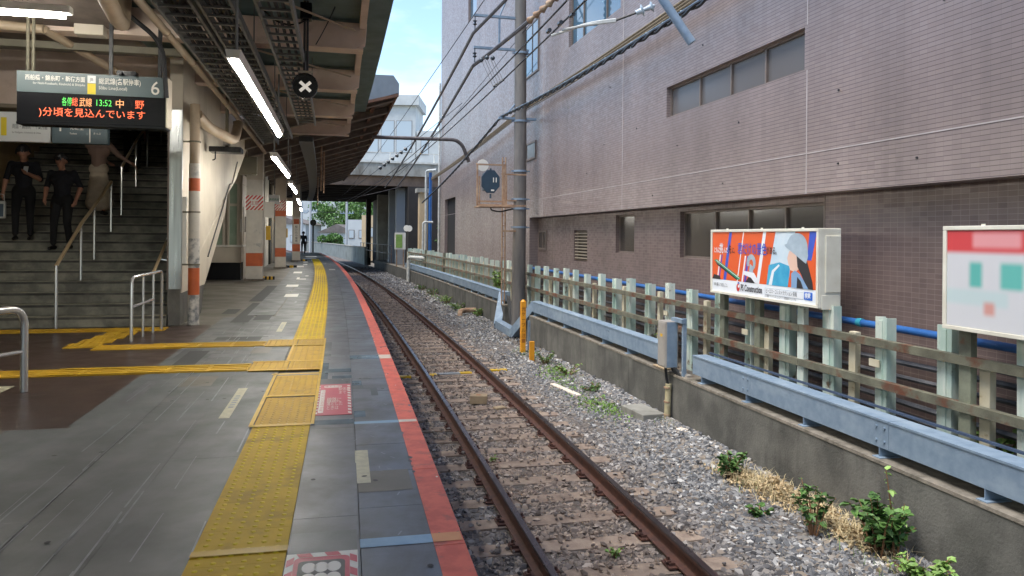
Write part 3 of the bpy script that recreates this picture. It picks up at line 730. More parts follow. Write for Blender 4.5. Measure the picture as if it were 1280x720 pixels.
duct = thing('cable_duct', 'galvanised steel cable duct on brackets along the top of the retaining wall', 'cable duct', fr(4, 4.15, WT))
def duct_run(a, z, step=2.25):
    s = a
    while s < z - .05:
        e_ = min(s + step, z)
        b = MB(); b.sweep([(4.05, -.40), (4.05, -.155), (4.245, -.155), (4.245, -.40)], s + .002, e_ - .002, .8); world_part(b, 'duct_section', 'galvanised', duct)
        b = MB(); b.sweep([(4.043, -.168), (4.043, -.149), (4.252, -.149), (4.252, -.168)], s + .004, e_ - .004, .8); world_part(b, 'lid', 'galvanised', duct)
        if s < 14:
            for q in (s + .05, s + .15):
                for zz in (-.22, -.34):
                    world_part(MB().tube([P(q, 4.05, zz), P(q, 4.038, zz)], .012, 6), 'bolt', 'galvanised', duct)
        s = e_
    n = max(1, int((z - a) / 1.15))
    if z < 22:
        for i in range(n + 1):
            q = a + .25 + (z - a - .5) * i / n
            M = fr(q, 4.05, WT); b = MB(); b.box(-.03, .19, -.05, .05, 0, .008, M); b.box(.0, .19, -.004, .004, .008, .09, M); world_part(b, 'bracket', 'galvanised', duct)
    else:
        for i in range(n + 1):
            q = a + .25 + (z - a - .5) * i / n
            b = MB().box(.0, .19, -.02, .02, 0, .09, fr(q, 4.05, WT)); world_part(b, 'bracket', 'galvanised', duct)
duct_run(-5.5, 9.45); duct_run(10.35, 17.9); duct_run(20.9, 44)
b = MB(); b.sweep([(4.262, -.13), (4.262, -.112), (4.295, -.112), (4.295, -.13)], -5, 9.4, .8); world_part(b, 'cable', 'galvanised_edge', duct)
def rect_tube(mb, pts, w, h):
    for a, c in zip(pts, pts[1:]):
        a, c = Vector(a), Vector(c); d = (c - a); L_ = d.length; d.normalize()
        x = Vector((0, 0, 1)).cross(d).normalized() if abs(d.z) < .9 else Vector((1, 0, 0)); u = d.cross(x)
        M = Matrix((x, d, u)).transposed().to_4x4(); M.translation = a
        mb.box(-w / 2, w / 2, -w * .3, L_ + w * .3, -h / 2, h / 2, M)
b = MB(); rect_tube(b, [P(21.3, 4.13, -.28), P(20.7, 3.86, -1.02), P(18.7, 3.80, -1.02)], .22, .2)
world_part(b, 'pole_guard', 'galvanised', duct)
b = MB(); rect_tube(b, [P(18.62, 3.81, -1.0), P(17.85, 4.13, -.28)], .225, .205); world_part(b, 'pole_guard', 'galvanised', duct)
for i in range(5):
    b = MB(); b.tube(sag(P(20.9 - i * .09, 4.15, -.25), P(19.6 - i * .1, 3.98, -1.1), 8, .1), .016, 6); world_part(b, 'cable', 'cable_black', duct)

# ---- fence
fence = thing('fence', 'weathered mint green picket fence with two rusty rails behind the cable duct', 'fence', fr(4, 4.5, -.55))
def h_post(w, t, h):                                  # H-section post, open side towards the track
    b = MB(); b.box(-w / 2, -w / 2 + .012, -t / 2, t / 2, 0, h); b.box(w / 2 - .012, w / 2, -t / 2, t / 2, 0, h); b.box(-w / 2 + .012, w / 2 - .012, -.008, .008, 0, h - .004); return b
post_a = h_post(.17, .12, 1.22).mesh('post', 'post_mint')
post_f = MB(); post_f.box(-.088, .088, -.05, -.035, 0, 1.23); post_f.box(-.088, -.073, -.035, .05, 0, 1.228); post_f.box(.073, .088, -.035, .05, 0, 1.226); post_f.box(-.03, .03, -.06, -.051, 0, 1.2)
post_b = post_f.mesh('post', 'post_mint'); post_d = post_f.mesh('post', 'post_aged')
thin = MB(); thin.box(-.05, .05, -.03, .03, 0, 1.0); thin_m = thin.mesh('thin_post', 'post_cream')
plate_m = MB().box(-.07, .07, -.006, .006, 0, .07).mesh('plate', 'post_cream')
s = 5.64 - .79 * 14; i = 0
while s < 46:
    if abs(s - 19.4) > .3:
        k = random.random(); me = post_a if k < .35 else (post_b if k < .93 else post_d)
        M = fr_side(s + random.uniform(-.06, .06), 4.53, -.55 + random.uniform(-.03, .04)) @ Matrix.Rotation(R(random.uniform(-6, 6)), 4, 'Z') @ Matrix.Rotation(R(random.uniform(-1, 1)), 4, 'Y')
        link('post', me, fence, rel(fence, M))
        if s > 20 or i % 2 == 1: link('thin_post', thin_m, fence, rel(fence, fr_side(s + .35 + random.uniform(-.06, .06), 4.52, -.55 + random.uniform(-.04, .1)) @ Matrix.Rotation(R(random.uniform(-2, 2)), 4, 'Y')))
        if i % 3 == 0 and s < 12: link('plate', plate_m, fence, rel(fence, fr_side(s, 4.445, .2)))
    s += .79; i += 1
for zt in (.47, .085):
    s = -5.
    while s < 44:
        e_ = s + 4.2
        dz = random.uniform(-.008, .008)
        b = MB(); b.sweep([(4.40, zt - .075), (4.40, zt), (4.47, zt), (4.47, zt - .01), (4.41, zt - .01), (4.41, zt - .075)], s + .004, e_ - .004, 1.4)
        b.v = [(x, y, z + dz) for x, y, z in b.v]
        world_part(b, 'rail', 'rail_aged', fence); s = e_

# ---- pipes and cables behind the fence
b = MB(); b.tube([P(q, 4.72, .555) for q in np.arange(-4, 34, 1.)], .037, 10)
o = thing('water_pipe', 'bright blue plastic pipe running behind the fence', 'pipe', fr(4, 4.72, .5)); world_part(b, 'tube', 'pipe_blue', o, True)
b = MB(); b.tube([P(6.95, 4.72, .555), P(7.02, 4.72, .555)], .045, 10); b.tube([P(14.95, 4.72, .555), P(15.02, 4.72, .555)], .045, 10); world_part(b, 'coupling', 'pipe_teal', o, True)
for i, (z, r_, m, lb) in enumerate([(.34, .026, 'cable_trunk', 'top'), (.22, .03, 'cable_trunk', 'second'), (.10, .024, 'cable_trunk', 'third'), (-.02, .034, 'cable_trunk', 'fourth'), (-.15, .03, 'cable_trunk', 'fifth'), (-.3, .04, 'cable_trunk', 'lowest')]):
    b = MB(); b.tube([P(q, 4.74 + .05 * (i % 2), z + .012 * math.sin(q * 1.3 + i)) for q in np.arange(-4, 26, .75)], r_, 6)
    tag(b.build('cable', m, smooth=True), f'dark cable behind the fence, {lb} of six on the building foot', 'cable')

# ---- junction box on the wall
jb = thing('junction_box', 'grey steel junction box on a post where the cable duct breaks', 'junction box', fr_side(10.02, 4.03, WT))
MB().box(-.13, .13, -.17, .02, .09, .74).build('body', 'box_grey', jb, Matrix(), bevel=.006)
MB().box(-.115, .115, -.178, -.171, .11, .72).build('door', 'box_grey', jb, Matrix(), bevel=.003)
MB().box(.131, .139, -.15, .0, .1, .73).build('side_panel', 'galvanised', jb, Matrix())
MB().box(-.03, .04, -.182, -.179, .52, .56).build('label_plate', 'yellow_box', jb, Matrix())
b = MB(); b.box(.28, .33, .0, .05, .0, .8); b.build('post', 'galvanised', jb, Matrix())
b = MB(); b.box(.0, .34, -.03, .04, .735, .79); b.build('hood', 'galvanised', jb, Matrix())
b = MB(); b.box(-.05, .4, .03, .1, -.11, .03); b.build('base_plate', 'box_grey', jb, Matrix())
for i in range(6):
    x = .06 + i * .035; b = MB(); b.tube(sag((x - .02, -.05, .1), (x + .16, .06, -.02), 6, .06), .013, 6); b.build('cable', 'cable_black', jb, Matrix())
b = MB(); b.tube(bend([(-.02, -.1, .1), (.0, -.1, -.05), (.03, -.075, -.2)], .05), .02, 6); b.build('cable', 'cable_black', jb, Matrix())
cp = thing('cable_conduit', 'cream plastic conduit standing against the retaining wall below the junction box', 'conduit', fr_side(9.98, 3.93, -1.26))
MB().tube([(0, 0, .1), (.0, .02, .62)], .045, 10).build('tube', 'conduit_cream', cp, Matrix(), True)
for z in (.18, .36, .56): MB().tube([(0, .001, z), (0, .002, z + .02)], .05, 10).build('band', 'rust_frame', cp, Matrix())
for i in range(9):
    a = i * .7; MB().tube([(0, 0, .12), (.04 * math.cos(a), .02 * math.sin(a), .05), (.08 * math.cos(a), .05 * math.sin(a) - .02, .0)], .008, 5).build('loose_wire', 'rope_tan', cp, Matrix())
b = MB(); b.box(-.2, .2, -.03, .1, 0, .022); tag(b.build('timber_offcut', 'brick_block', None, fr_side(10.42, 4.02, WT + .001), bevel=.004), 'flat timber offcut on the wall top next to the junction box', 'timber')

# ---- pipes at the wall
b = MB(); b.tube(bend([P(24.6, 4.1, -1.02), P(24.6, 3.6, -1.02), P(24.2, 3.4, -1.02), P(24.1, 3.38, -1.25)], .2), .085, 10); tag(b.build('drain_pipe', 'rust_frame', smooth=True), 'short pinkish drain pipe poking out of the retaining wall', 'drain pipe')
b = MB(); b.tube(bend([P(39.5, 4.6, .25), P(41.5, 3.9, .25), P(41.5, 3.88, -.3), P(41.5, 3.88, -1.25)], .2), .1, 10); tag(b.build('white_drain_pipe', 'pipe_white', smooth=True), 'white bent pipe coming over the wall top in the distance', 'drain pipe')

# ---- yellow marker post with lettering
mp = thing('marker_post', 'tall orange yellow marker post with lettering in the gravel by the wall', 'marker post', fr(16.6, 3.5, -1.26))
MB().box(-.055, .055, -.055, .055, 0, 1.22).build('post', 'marker_orange', mp, Matrix(), bevel=.006)
b = MB(); b.tube([(0, 0, 1.22), (0, 0, 1.26)], [.06, .03], 8); b.build('cap', 'marker_orange', mp, Matrix())
for j, ch in enumerate('光ケーブル注意'):
    text(ch, .1, 'marker_text', mp, 0, 1.02 - j * .12, y=-.057, align='CENTER', bold=.0015)
b = MB(); b.box(-.05, .05, -.035, .035, 0, .5); tag(b.build('marker_stake', 'marker_orange', None, fr(15.3, 3.36, -1.26), bevel=.005), 'short orange stake beside the tall marker post', 'stake')
b = MB(); b.box(-.025, .025, -.025, .025, 0, .75); tag(b.build('steel_stake', 'galvanised', None, fr(16.9, 3.72, -1.26)), 'thin grey steel stake behind the marker post', 'stake')

# ---- advertising boards
def ad_board(label, s0, W, o=4.33, zb=.69, H=.85):
    t = thing('billboard', label, 'billboard', fr_side(s0, o, zb))
    MB().box(0, W, .0, .26, 0, H).build('case', 'board_cream', t, Matrix(), bevel=.008)
    for x0, x1, z0, z1 in ((0, W, 0, .035), (0, W, H - .035, H), (0, .04, .035, H - .035), (W - .04, W, .035, H - .035)):
        MB().box(x0 + .001, x1 - .001, -.016, .0, z0 + .001, z1 - .001).build('frame', 'board_cream', t, Matrix(), bevel=.004)
    MB().box(W + .0005, W + .012, .07, .25, .17, H - .08).build('side_hatch', 'board_cream', t, Matrix(), bevel=.004)
    MB().box(W - .05, W + .004, .03, .24, -.012, .14).build('corner_box', 'board_cream', t, Matrix(), bevel=.004)
    for x in (W * .15, W * .5, W * .85): MB().tube([(x, .04, H), (x, .04, H + .015)], .015, 6).build('bolt', 'board_cream', t, Matrix())
    for x in (.12, W * .42, W * .8): MB().box(x - .06, x + .06, .10, .16, -1.24, 0).build('support', 'post_aged' if x < 1.5 else 'post_mint', t, Matrix())
    return t
W, H = 2.36, .85
ad = ad_board('cream framed billboard with orange poster and a woman in a hard hat', 9.48, W)
X0, X1, Z0, Z1 = .04, W - .04, .035, H - .035; w_ = X1 - X0; h_ = Z1 - Z0
def ap(poly, m, y, name='print'): return poly2([(X0 + u * w_, Z0 + v_ * h_) for u, v_ in poly], m, ad, name, y)
ap([(0, 0), (1, 0), (1, 1), (0, 1)], 'ad_white', -.002)
ap([(0, .2), (1, .2), (1, 1), (0, 1)], 'ad_orange', -.003)
for u, du, m in [(.055, .012, 'ad_white'), (.075, .012, 'ad_purple'), (.13, .03, 'ad_blue'), (.28, .010, 'ad_white'), (.30, .008, 'ad_orange'), (.33, .014, 'ad_white'), (.355, .022, 'ad_purple'), (.48, .03, 'ad_white'), (.60, .018, 'ad_white'), (.625, .014, 'ad_orange')]:
    lo = .2; hi = 1 if u in (.13, .28, .6, .48) else .62
    ap([(u, lo), (u + du, lo), (u + du + .08 * (hi - lo), hi), (u + .08 * (hi - lo), hi)], m, -.0036, 'print')
ap([(.58, .2), (.77, .2), (.83, 1), (.66, 1)], 'ad_pale', -.0042)
ap([(.58, .2), (.77, .2), (.79, .5), (.7, .55), (.6, .5)], 'ad_cyan', -.0048)
ap([(.6, .2), (.63, .42), (.69, .52), (.7, .5), (.65, .4), (.63, .2)], 'ad_white', -.0054)
ap([(.9, .2), (.965, .2), (1, .9), (1, 1), (.93, 1)], 'ad_orange', -.0042); ap([(.925, .6), (.96, .6), (1., 1), (.945, 1)], 'ad_blue', -.0046)
ap([(.02, .52), (.05, .54), (.32, .26), (.3, .22)], 'ad_green', -.0050); ap([(.03, .5), (.3, .24), (.28, .22), (.06, .44)], 'ad_dark', -.0046); ap([(.04, .53), (.31, .255), (.31, .245), (.05, .51)], 'ad_white', -.0054)
ap([(.0, .2), (.1, .2), (.09, .26), (.02, .28)], 'ad_dark', -.0050)
ap([(u * 1, v_) for u, v_ in arc(.43, .52, .045, -60, 210, 14, .13)] + [(u, v_) for u, v_ in arc(.43, .5, .02, 210, -60, 8, .07)], 'ad_grey', -.0050)
ap([(.35, .32), (.36, .38), (.46, .36), (.51, .22), (.47, .2), (.43, .28)], 'ad_white', -.0056); ap([(.37, .2), (.47, .2), (.46, .26), (.41, .3)], 'ad_dark', -.0052); ap([(.4, .3), (.45, .3), (.45, .45), (.42, .5)], 'ad_grey', -.0053)
ap([(.77, .56), (.765, .62), (.78, .72), (.86, .72), (.88, .5), (.83, .42), (.79, .45)], 'ad_skin', -.0056)
ap([(.75, .78)] + arc(.845, .78, .085, 150, 0, 10, .2) + [(.935, .66), (.92, .55)], 'ad_grey', -.0064); ap([(.75, .78), (.74, .81), (.78, .84), (.84, .8)], 'ad_grey', -.0068)
ap([(.84, .72), (.925, .6), (.97, .3), (.975, .2), (.93, .2), (.88, .4), (.85, .5)], 'ad_dark', -.0060)
ap([(.8, .2), (.8, .4), (.83, .45), (.87, .4), (.9, .32), (.94, .2)], 'ad_denim', -.0066); ap([(.845, .2), (.85, .36), (.88, .3), (.9, .2)], 'ad_dark', -.0070)
text('ともに', .085, 'ad_white', ad, X0 + .02 * w_, Z0 + .66 * h_, -.008, bold=.0015, sx=.62); text('挑', .145, 'ad_white', ad, X0 + .085 * w_, Z0 + .66 * h_, -.008, bold=.0015, sx=.7)
text('んだ', .085, 'ad_white', ad, X0 + .135 * w_, Z0 + .66 * h_, -.008, bold=.0015, sx=.62); text('先', .12, 'ad_dark', ad, X0 + .185 * w_, Z0 + .66 * h_, -.008, bold=.0015, sx=.7); text('に、', .085, 'ad_dark', ad, X0 + .228 * w_, Z0 + .66 * h_, -.008, bold=.0015, sx=.62)
text('君だけの景色', .155, 'ad_blue', ad, X0 + .29 * w_, Z0 + .66 * h_, -.008, bold=.0015, sx=.72); text('がある。', .1, 'ad_dark', ad, X0 + .58 * w_, Z0 + .67 * h_, -.008, bold=.0015, sx=.62)
text('未来の暮らしを創るしごと。', .05, 'ad_dark', ad, X0 + .02 * w_, Z0 + .09 * h_, -.008, sx=.6)
ap(arc(.296, .1, .017, 0, 360, 16, .062)[:-1], 'ad_red', -.0056); ap(arc(.302, .12, .008, 0, 360, 12, .024)[:-1], 'ad_white', -.0064); ap(arc(.302, .15, .012, 20, 160, 8, .04), 'ad_blue', -.007)
text('PS Construction', .112, 'ad_dark', ad, X0 + .325 * w_, Z0 + .06 * h_, -.008, bold=.002, sx=.66)
ap([(.565, .05), (.9, .05), (.9, .15), (.565, .15)], 'ad_grey', -.0044); ap([(.568, .055), (.9, .055), (.9, .145), (.568, .145)], 'ad_white', -.0050)
text('ピーエス・コンストラクション 採用', .058, 'ad_dark', ad, X0 + .575 * w_, Z0 + .08 * h_, -.008, sx=.66)
ap([(.905, .05), (.97, .05), (.97, .16), (.905, .16)], 'ad_linkblue', -.0056); text('検索', .065, 'ad_white', ad, X0 + .912 * w_, Z0 + .08 * h_, -.008, bold=.0015, sx=.8)
text('土木 建築 プレストレストコンクリート 耐震補強 リニューアル', .03, 'ad_dark', ad, X0 + .565 * w_, Z0 + .018 * h_, -.008, sx=.75)

# second board: its poster is only soft colour patches
t2 = ad_board('cream framed billboard with a blurred red and white poster, beside the orange one', 5.46, 2.36)
ad2m = bpy.data.materials.new('blurred_poster'); ad2m.use_nodes = True; N, L = ad2m.node_tree.nodes, ad2m.node_tree.links; bs = N['Principled BSDF']; bs.inputs['Roughness'].default_value = .5
tc = N.new('ShaderNodeTexCoord'); sp = N.new('ShaderNodeSeparateXYZ'); L.new(tc.outputs['Object'], sp.inputs['Vector'])
cur = None
def soft(cx, cz, rx, rz, colr, prev, soft_=.35):
    def ax(out, c, r_):
        a = N.new('ShaderNodeMath'); a.operation = 'SUBTRACT'; a.inputs[1].default_value = c; L.new(out, a.inputs[0])
        q = N.new('ShaderNodeMath'); q.operation = 'ABSOLUTE'; L.new(a.outputs[0], q.inputs[0])
        d_ = N.new('ShaderNodeMapRange'); d_.interpolation_type = 'SMOOTHSTEP'; d_.inputs['From Min'].default_value = r_ + .03; d_.inputs['From Max'].default_value = max(0, r_ - .03)
        d_.inputs['To Min'].default_value = 0; d_.inputs['To Max'].default_value = 1; L.new(q.outputs[0], d_.inputs['Value']); return d_.outputs['Result']
    mu = N.new('ShaderNodeMath'); mu.operation = 'MULTIPLY'; L.new(ax(sp.outputs['X'], cx, rx), mu.inputs[0]); L.new(ax(sp.outputs['Z'], cz, rz), mu.inputs[1])
    m_ = N.new('ShaderNodeMix'); m_.data_type = 'RGBA'; L.new(mu.outputs[0], m_.inputs['Factor'])
    if prev is None: m_.inputs['A'].default_value = srgb(206, 206, 208)
    else: L.new(prev, m_.inputs['A'])
    m_.inputs['B'].default_value = colr; return m_.outputs['Result']
for a in [(1.2, .735, 1.3, .1, srgb(206, 62, 66)), (.52, .735, .22, .06, srgb(222, 150, 152)), (.33, .46, .06, .1, srgb(90, 176, 166)), (.66, .46, .1, .1, srgb(96, 180, 170)), (.33, .28, .3, .06, srgb(190, 206, 206)), (.46, .2, .05, .05, srgb(206, 150, 140)), (1.2, .45, .12, .12, srgb(96, 180, 170)), (1.75, .4, .2, .14, srgb(186, 196, 206))]:
    cur = soft(a[0], a[1], a[2], a[3], a[4], cur)
L.new(cur, bs.inputs['Base Color']); MATS['blurred_poster'] = ad2m
MB().box(.042, W - .042, -.006, -.0005, .037, H - .037).build('poster', 'blurred_poster', t2, Matrix())

# ================================================================== BROWN TILED BUILDING
q = math.hypot(1, .2436)
BMx = Matrix(((1 / q, -.2436 / q, 0, 5.55), (.2436 / q, 1 / q, 0, 0), (0, 0, 1, 0), (0, 0, 0, 1)))
bld = thing('tiled_building', 'long brown tiled building with few windows behind the fence', 'building', BMx)
def BY(Y): return Y * q
XL = .243                                             # the recessed lower wall
def holed(mb, xf, y0, y1, z0, z1, holes, depth=.14):
    ys = sorted({y0, y1} | {h[0] for h in holes} | {h[1] for h in holes}); zs = sorted({z0, z1} | {h[2] for h in holes} | {h[3] for h in holes})
    for a, b_ in zip(ys, ys[1:]):
        for c, d_ in zip(zs, zs[1:]):
            cy, cz = (a + b_) / 2, (c + d_) / 2
            if any(h[0] < cy < h[1] and h[2] < cz < h[3] for h in holes): continue
            mb.add([(xf, a, c), (xf, a, d_), (xf, b_, d_), (xf, b_, c)], [(0, 1, 2, 3)])
    for a, b_, c, d_ in holes:
        e_ = xf + depth
        mb.add([(xf, a, c), (xf, b_, c), (e_, b_, c), (e_, a, c), (xf, a, d_), (xf, b_, d_), (e_, b_, d_), (e_, a, d_)], [(0, 1, 2, 3), (4, 7, 6, 5), (0, 3, 7, 4), (1, 5, 6, 2)])
YN, YE, YR, ZT = -26., BY(37.55), BY(20.8), 15.5
win_row = (BY(8.80), BY(12.4), 3.40, 3.90)
up_wins = [(BY(14.4), BY(17.52), 5.83, 7.4), (BY(20.25), BY(21.9), 5.85, 7.3), (BY(28.6), BY(30.35), 10.05, 11.6), (BY(20.33), BY(21.2), 3.54, 4.03), (BY(8.0), BY(11.0), 5.83, 7.4), (BY(33.05), BY(36.05), .6, 3.16)]
b = MB(); holed(b, 0, YN, YR, 1.95, ZT, [win_row] + [h for h in up_wins if h[1] < YR and h[2] > 2])
holed(b, 0, YR, YE, -.6, ZT, [h for h in up_wins if h[0] > YR or h[2] == 3.54 and False] + [])
b.build('facade', 'tile_upper', bld, Matrix())
# windows 20.25-21.9 lie across the joint at YR: keep them right of it
b = MB(); b.add([(0, YN, 1.95), (XL + .2, YN, 1.95), (XL + .2, YR, 1.95), (0, YR, 1.95)], [(0, 1, 2, 3)])
b.add([(0, YN, -.6), (14, YN, -.6), (14, YN, ZT), (0, YN, ZT)], [(0, 1, 2, 3)]); b.add([(0, YE, -.6), (14, YE, -.6), (14, YE, ZT), (0, YE, ZT)], [(3, 2, 1, 0)])
b.add([(0, YN, ZT), (14, YN, ZT), (14, YE, ZT), (0, YE, ZT)], [(0, 1, 2, 3)]); b.add([(14, YN, -.6), (14, YE, -.6), (14, YE, ZT), (14, YN, ZT)], [(0, 1, 2, 3)])
b.add([(0, YR, -.6), (XL, YR, -.6), (XL, YR, 1.95), (0, YR, 1.95)], [(0, 1, 2, 3)])
b.build('soffit_and_ends', 'tile_upper', bld, Matrix())
low = lambda Y: Y * q - .059
lw = [(low(8.82), low(12.42), 1.10, 1.86), (low(14.28), low(15.2), 1.12, 1.87), (low(16.87), low(17.79), .87, 1.585)]
b = MB(); holed(b, XL, YN, YR, -.6, 1.949, lw); b.build('lower_facade', 'tile_lower', bld, Matrix())
def window(y0, y1, z0, z1, xf, splits, pane, fw=.035, dep=.12, sash=None):
    f = MB(); x0, x1 = xf + dep - .05, xf + dep + .01
    f.box(x0, x1, y0, y0 + fw, z0, z1); f.box(x0, x1, y1 - fw, y1, z0, z1); f.box(x0, x1, y0 + fw, y1 - fw, z0, z0 + fw); f.box(x0, x1, y0 + fw, y1 - fw, z1 - fw, z1)
    for s_ in splits: f.box(x0 - .004, x1, s_ - fw * .5, s_ + fw * .5, z0 + fw, z1 - fw)
    w = f.build('window', 'window_frame', bld, Matrix())
    e = [y0 + fw] + list(splits) + [y1 - fw]
    for a, c in zip(e, e[1:]): MB().box(xf + dep - .02, xf + dep - .012, a + .002, c - .002, z0 + fw, z1 - fw).build('pane', pane, w, Matrix())
    MB().box(xf + dep + .012, xf + dep + .02, y0 - .0, y1 + .0, z0, z1).build('backing', 'dark_hole', w, Matrix())
    return w
window(*win_row, 0, [BY(9.69), BY(10.53), BY(11.41)], 'window_grey')
window(*up_wins[0], 0, [BY(15.3), BY(16.7)], 'window_sky'); window(*up_wins[4], 0, [BY(9.3)], 'window_sky')
window(*up_wins[2], 0, [], 'window_sky')
window(*lw[0], XL, [low(9.65), low(10.5), low(11.4)], 'window_dark'); window(*lw[1], XL, [], 'window_dark')
w = window(*lw[2], XL, [], 'window_dark')
for i in range(9):
    z = lw[2][2] + .06 + i * .071
    MB().box(XL + .01, XL + .07, lw[2][0] + .03, lw[2][1] - .03, z, z + .03, Matrix.Identity(4)).build('slat', 'wall_dim', w, Matrix())
# windows next to the re-entrant corner, built proud of shallow niches
def flat_window(y0, y1, z0, z1, xf, pane, splits=()):
    f = MB(); 
    for a, c, d_, e_ in ((y0, y0 + .05, z0, z1), (y1 - .05, y1, z0, z1), (y0 + .05, y1 - .05, z0, z0 + .05), (y0 + .05, y1 - .05, z1 - .05, z1)): f.box(xf - .03, xf - .002, a, c, d_, e_)
    for s_ in splits: f.box(xf - .03, xf - .002, s_ - .02, s_ + .02, z0 + .05, z1 - .05)
    w = f.build('window', 'window_frame', bld, Matrix())
    e = [y0 + .05] + list(splits) + [y1 - .05]
    for a, c in zip(e, e[1:]): MB().box(xf - .016, xf - .004, a + .02 * (a > y0 + .06), c - .02 * (c < y1 - .06), z0 + .05, z1 - .05).build('pane', pane, w, Matrix())
flat_window(BY(20.0), BY(21.3), 5.86, 7.3, 0, 'window_sky', [BY(20.6)])
flat_window(BY(20.2), BY(21.15), 3.54, 4.03, 0, 'window_grey'); flat_window(low(20.0), low(20.7), 1.08, 1.6, XL, 'window_dark', [low(20.3)])
MB().box(.14, .17, BY(33.0), BY(36.1), .55, 3.2).build('recess_back', 'dark_hole', bld, Matrix())
# sealant joints
for Y in (8.75, 14.25, 19.54, 3.2, -2.4):
    MB().box(-.004, .004, BY(Y) - .008, BY(Y) + .008, 1.951, ZT if Y > 9 else 3.39 if Y == 8.75 else ZT).build('sealant_joint', 'sealant', bld, Matrix())
MB().box(-.004, .004, BY(8.75) - .008, BY(8.75) + .008, 3.92, ZT).build('sealant_joint', 'sealant', bld, Matrix())
ys = [YN] + [BY(Y) for Y in (-2.4, 3.2, 8.75, 14.25, 19.54)] + [YE]
for a, c in zip(ys, ys[1:]): MB().box(-.004, .004, a + .01, c - .01, 2.412, 2.424).build('sealant_joint', 'sealant', bld, Matrix())
MB().box(XL - .004, XL + .004, low(8.79), low(8.79) + .02, -.6, 1.949).build('sealant_joint', 'window_frame', bld, Matrix())
MB().box(XL - .004, XL + .004, low(19.5), low(19.5) + .02, -.6, 1.949).build('sealant_joint', 'window_frame', bld, Matrix())
rs = random.Random(3)
hd = MB().tube([(0, 0, 0), (-.012, 0, 0)], .012, 6).mesh('anchor_hole', 'ad_dark')
for Y, z in [(10.2, 3.0), (8.2, 3.05), (8.2, 2.25), (12, 2.9), (13.6, 3.4), (15.2, 3.3), (16.2, 2.8), (10.6, 2.2), (12.9, 2.15), (11.2, 4.3), (14.9, 4.4), (17.5, 3.0), (6.8, 3.6), (7.1, 2.2)]:
    link('anchor_hole', hd, bld, Matrix.Translation((-.001, BY(Y), z)))
# drainpipe at the far corner
b = MB(); b.tube([(-.1, YE - .25, -.5), (-.1, YE - .25, 9.)], .05, 8); b.build('downpipe', 'pipe_white', bld, Matrix())
# ================================================================== NEAR CANOPY
can = thing('platform_canopy', 'platform canopy with dark green corrugated roof on pale beige beams', 'canopy', fr(6, -3, 4.0))
b = MB(); n = int((18.75 + 7) / .019); z0 = 4.43
rows = []
for i in range(n + 1):
    s = -7 + i * .019; z = z0 + (.012 * math.sin(i * math.pi / 2))
    rows.append((P(s, -9.4, z - .05), P(s, -.5, z), P(s, .05, z + .01)))
b.v = [tuple(v) for r_ in rows for v in r_]; b.f = [(3 * i + j, 3 * i + j + 1, 3 * i + j + 4, 3 * i + j + 3) for i in range(n) for j in range(2)]; b.m = [0] * len(b.f)
world_part(b, 'roof_sheet', 'roof_green', can, True)
b = MB(); b.sweep([(-9.4, 4.47), (-9.4, 4.52), (.03, 4.56), (.03, 4.50)], -7, 18.7, 1.5); world_part(b, 'roof_cover', 'roof_green', can)
bs_ = [10.75 + 3.05 * k for k in range(-6, 4)]
for s in bs_:
    M = fr(s, 0, 0); b = MB()
    b.prism([(-9.3, 4.36), (-9.3, 4.0), (-.42, 4.0), (-.27, 4.08), (-.25, 4.36)], .19, M)
    world_part(b, 'beam', 'beam_beige', can, bevel=.01)
    b = MB().box(-9.3, -.3, -.05, .24, 3.985, 3.999, M); world_part(b, 'flange', 'beam_beige', can)
for a, c in zip(bs_, bs_[1:]):
    b = MB().box(-.36, -.27, .2, c - a - .01, 4.28, 4.40, fr(a)); world_part(b, 'purlin', 'beam_beige', can)
    for o_ in (-1.5, -2.8, -4.5): world_part(MB().box(o_, o_ + .07, .2, c - a - .01, 4.31, 4.40, fr(a)), 'purlin', 'roof_green', can)
    b = MB(); b.tube([P(a + .4, -1.9, 4.03), P(c - .2, -.42, 4.2)], .014, 6); world_part(b, 'brace_rod', 'pipe_beige', can)

# concourse ceiling, and an unseen wall added to block light from the left
b = MB(); b.sweep([(-9.4, 4.05), (-9.4, 4.09), (-3.3, 4.09), (-3.3, 4.05)], -7, 12.3, 1.5); struct(b.build('concourse_ceiling', 'roof_brown'))
b = MB(); b.sweep([(-9.6, -.1), (-9.6, 4.4), (-9.4, 4.4), (-9.4, -.1)], -7, 34, 2.); struct(b.build('light_block_wall', 'wall_dim'))

# ---- cable trays (ladders)
def tray(label, o0, o1, z, s0, s1, pitch, bundle):
    t = thing('cable_tray', label, 'cable tray', fr(s0, (o0 + o1) / 2, z))
    for oo in (o0, o1):
        b = MB(); b.sweep([(oo - .014, z), (oo - .014, z + .1), (oo + .014, z + .1), (oo + .014, z)], s0, s1, 1.5); world_part(b, 'side_rail', 'tray', t)
    w = o1 - o0 - .03; me = MB().box(-w / 2, w / 2, -.018, .018, .0, .024).mesh('rung', 'tray')
    s = s0 + .1
    while s < s1: link('rung', me, t, rel(t, fr(s, (o0 + o1) / 2, z + .012))); s += pitch
    for i in range(bundle):
        oo = o0 + .05 + (o1 - o0 - .1) * (i + .5) / bundle; ph = random.uniform(0, 6)
        b = MB(); b.tube([P(q, oo + .015 * math.sin(q * 1.1 + ph), z + .055 + .012 * math.sin(q * 1.7 + ph)) for q in np.arange(s0, s1, .7)], random.choice([.012, .018, .022]), 5); world_part(b, 'cable', random.choice(['cable_black', 'cable_grey', 'cable_black']), t, True)
    for s in np.arange(s0 + 1, s1, 3.05):
        for oo in (o0, o1): world_part(MB().tube([P(s, oo, z + .1), P(s, oo, 4.4)], .008, 5), 'hanger_rod', 'tray', t)
    return t
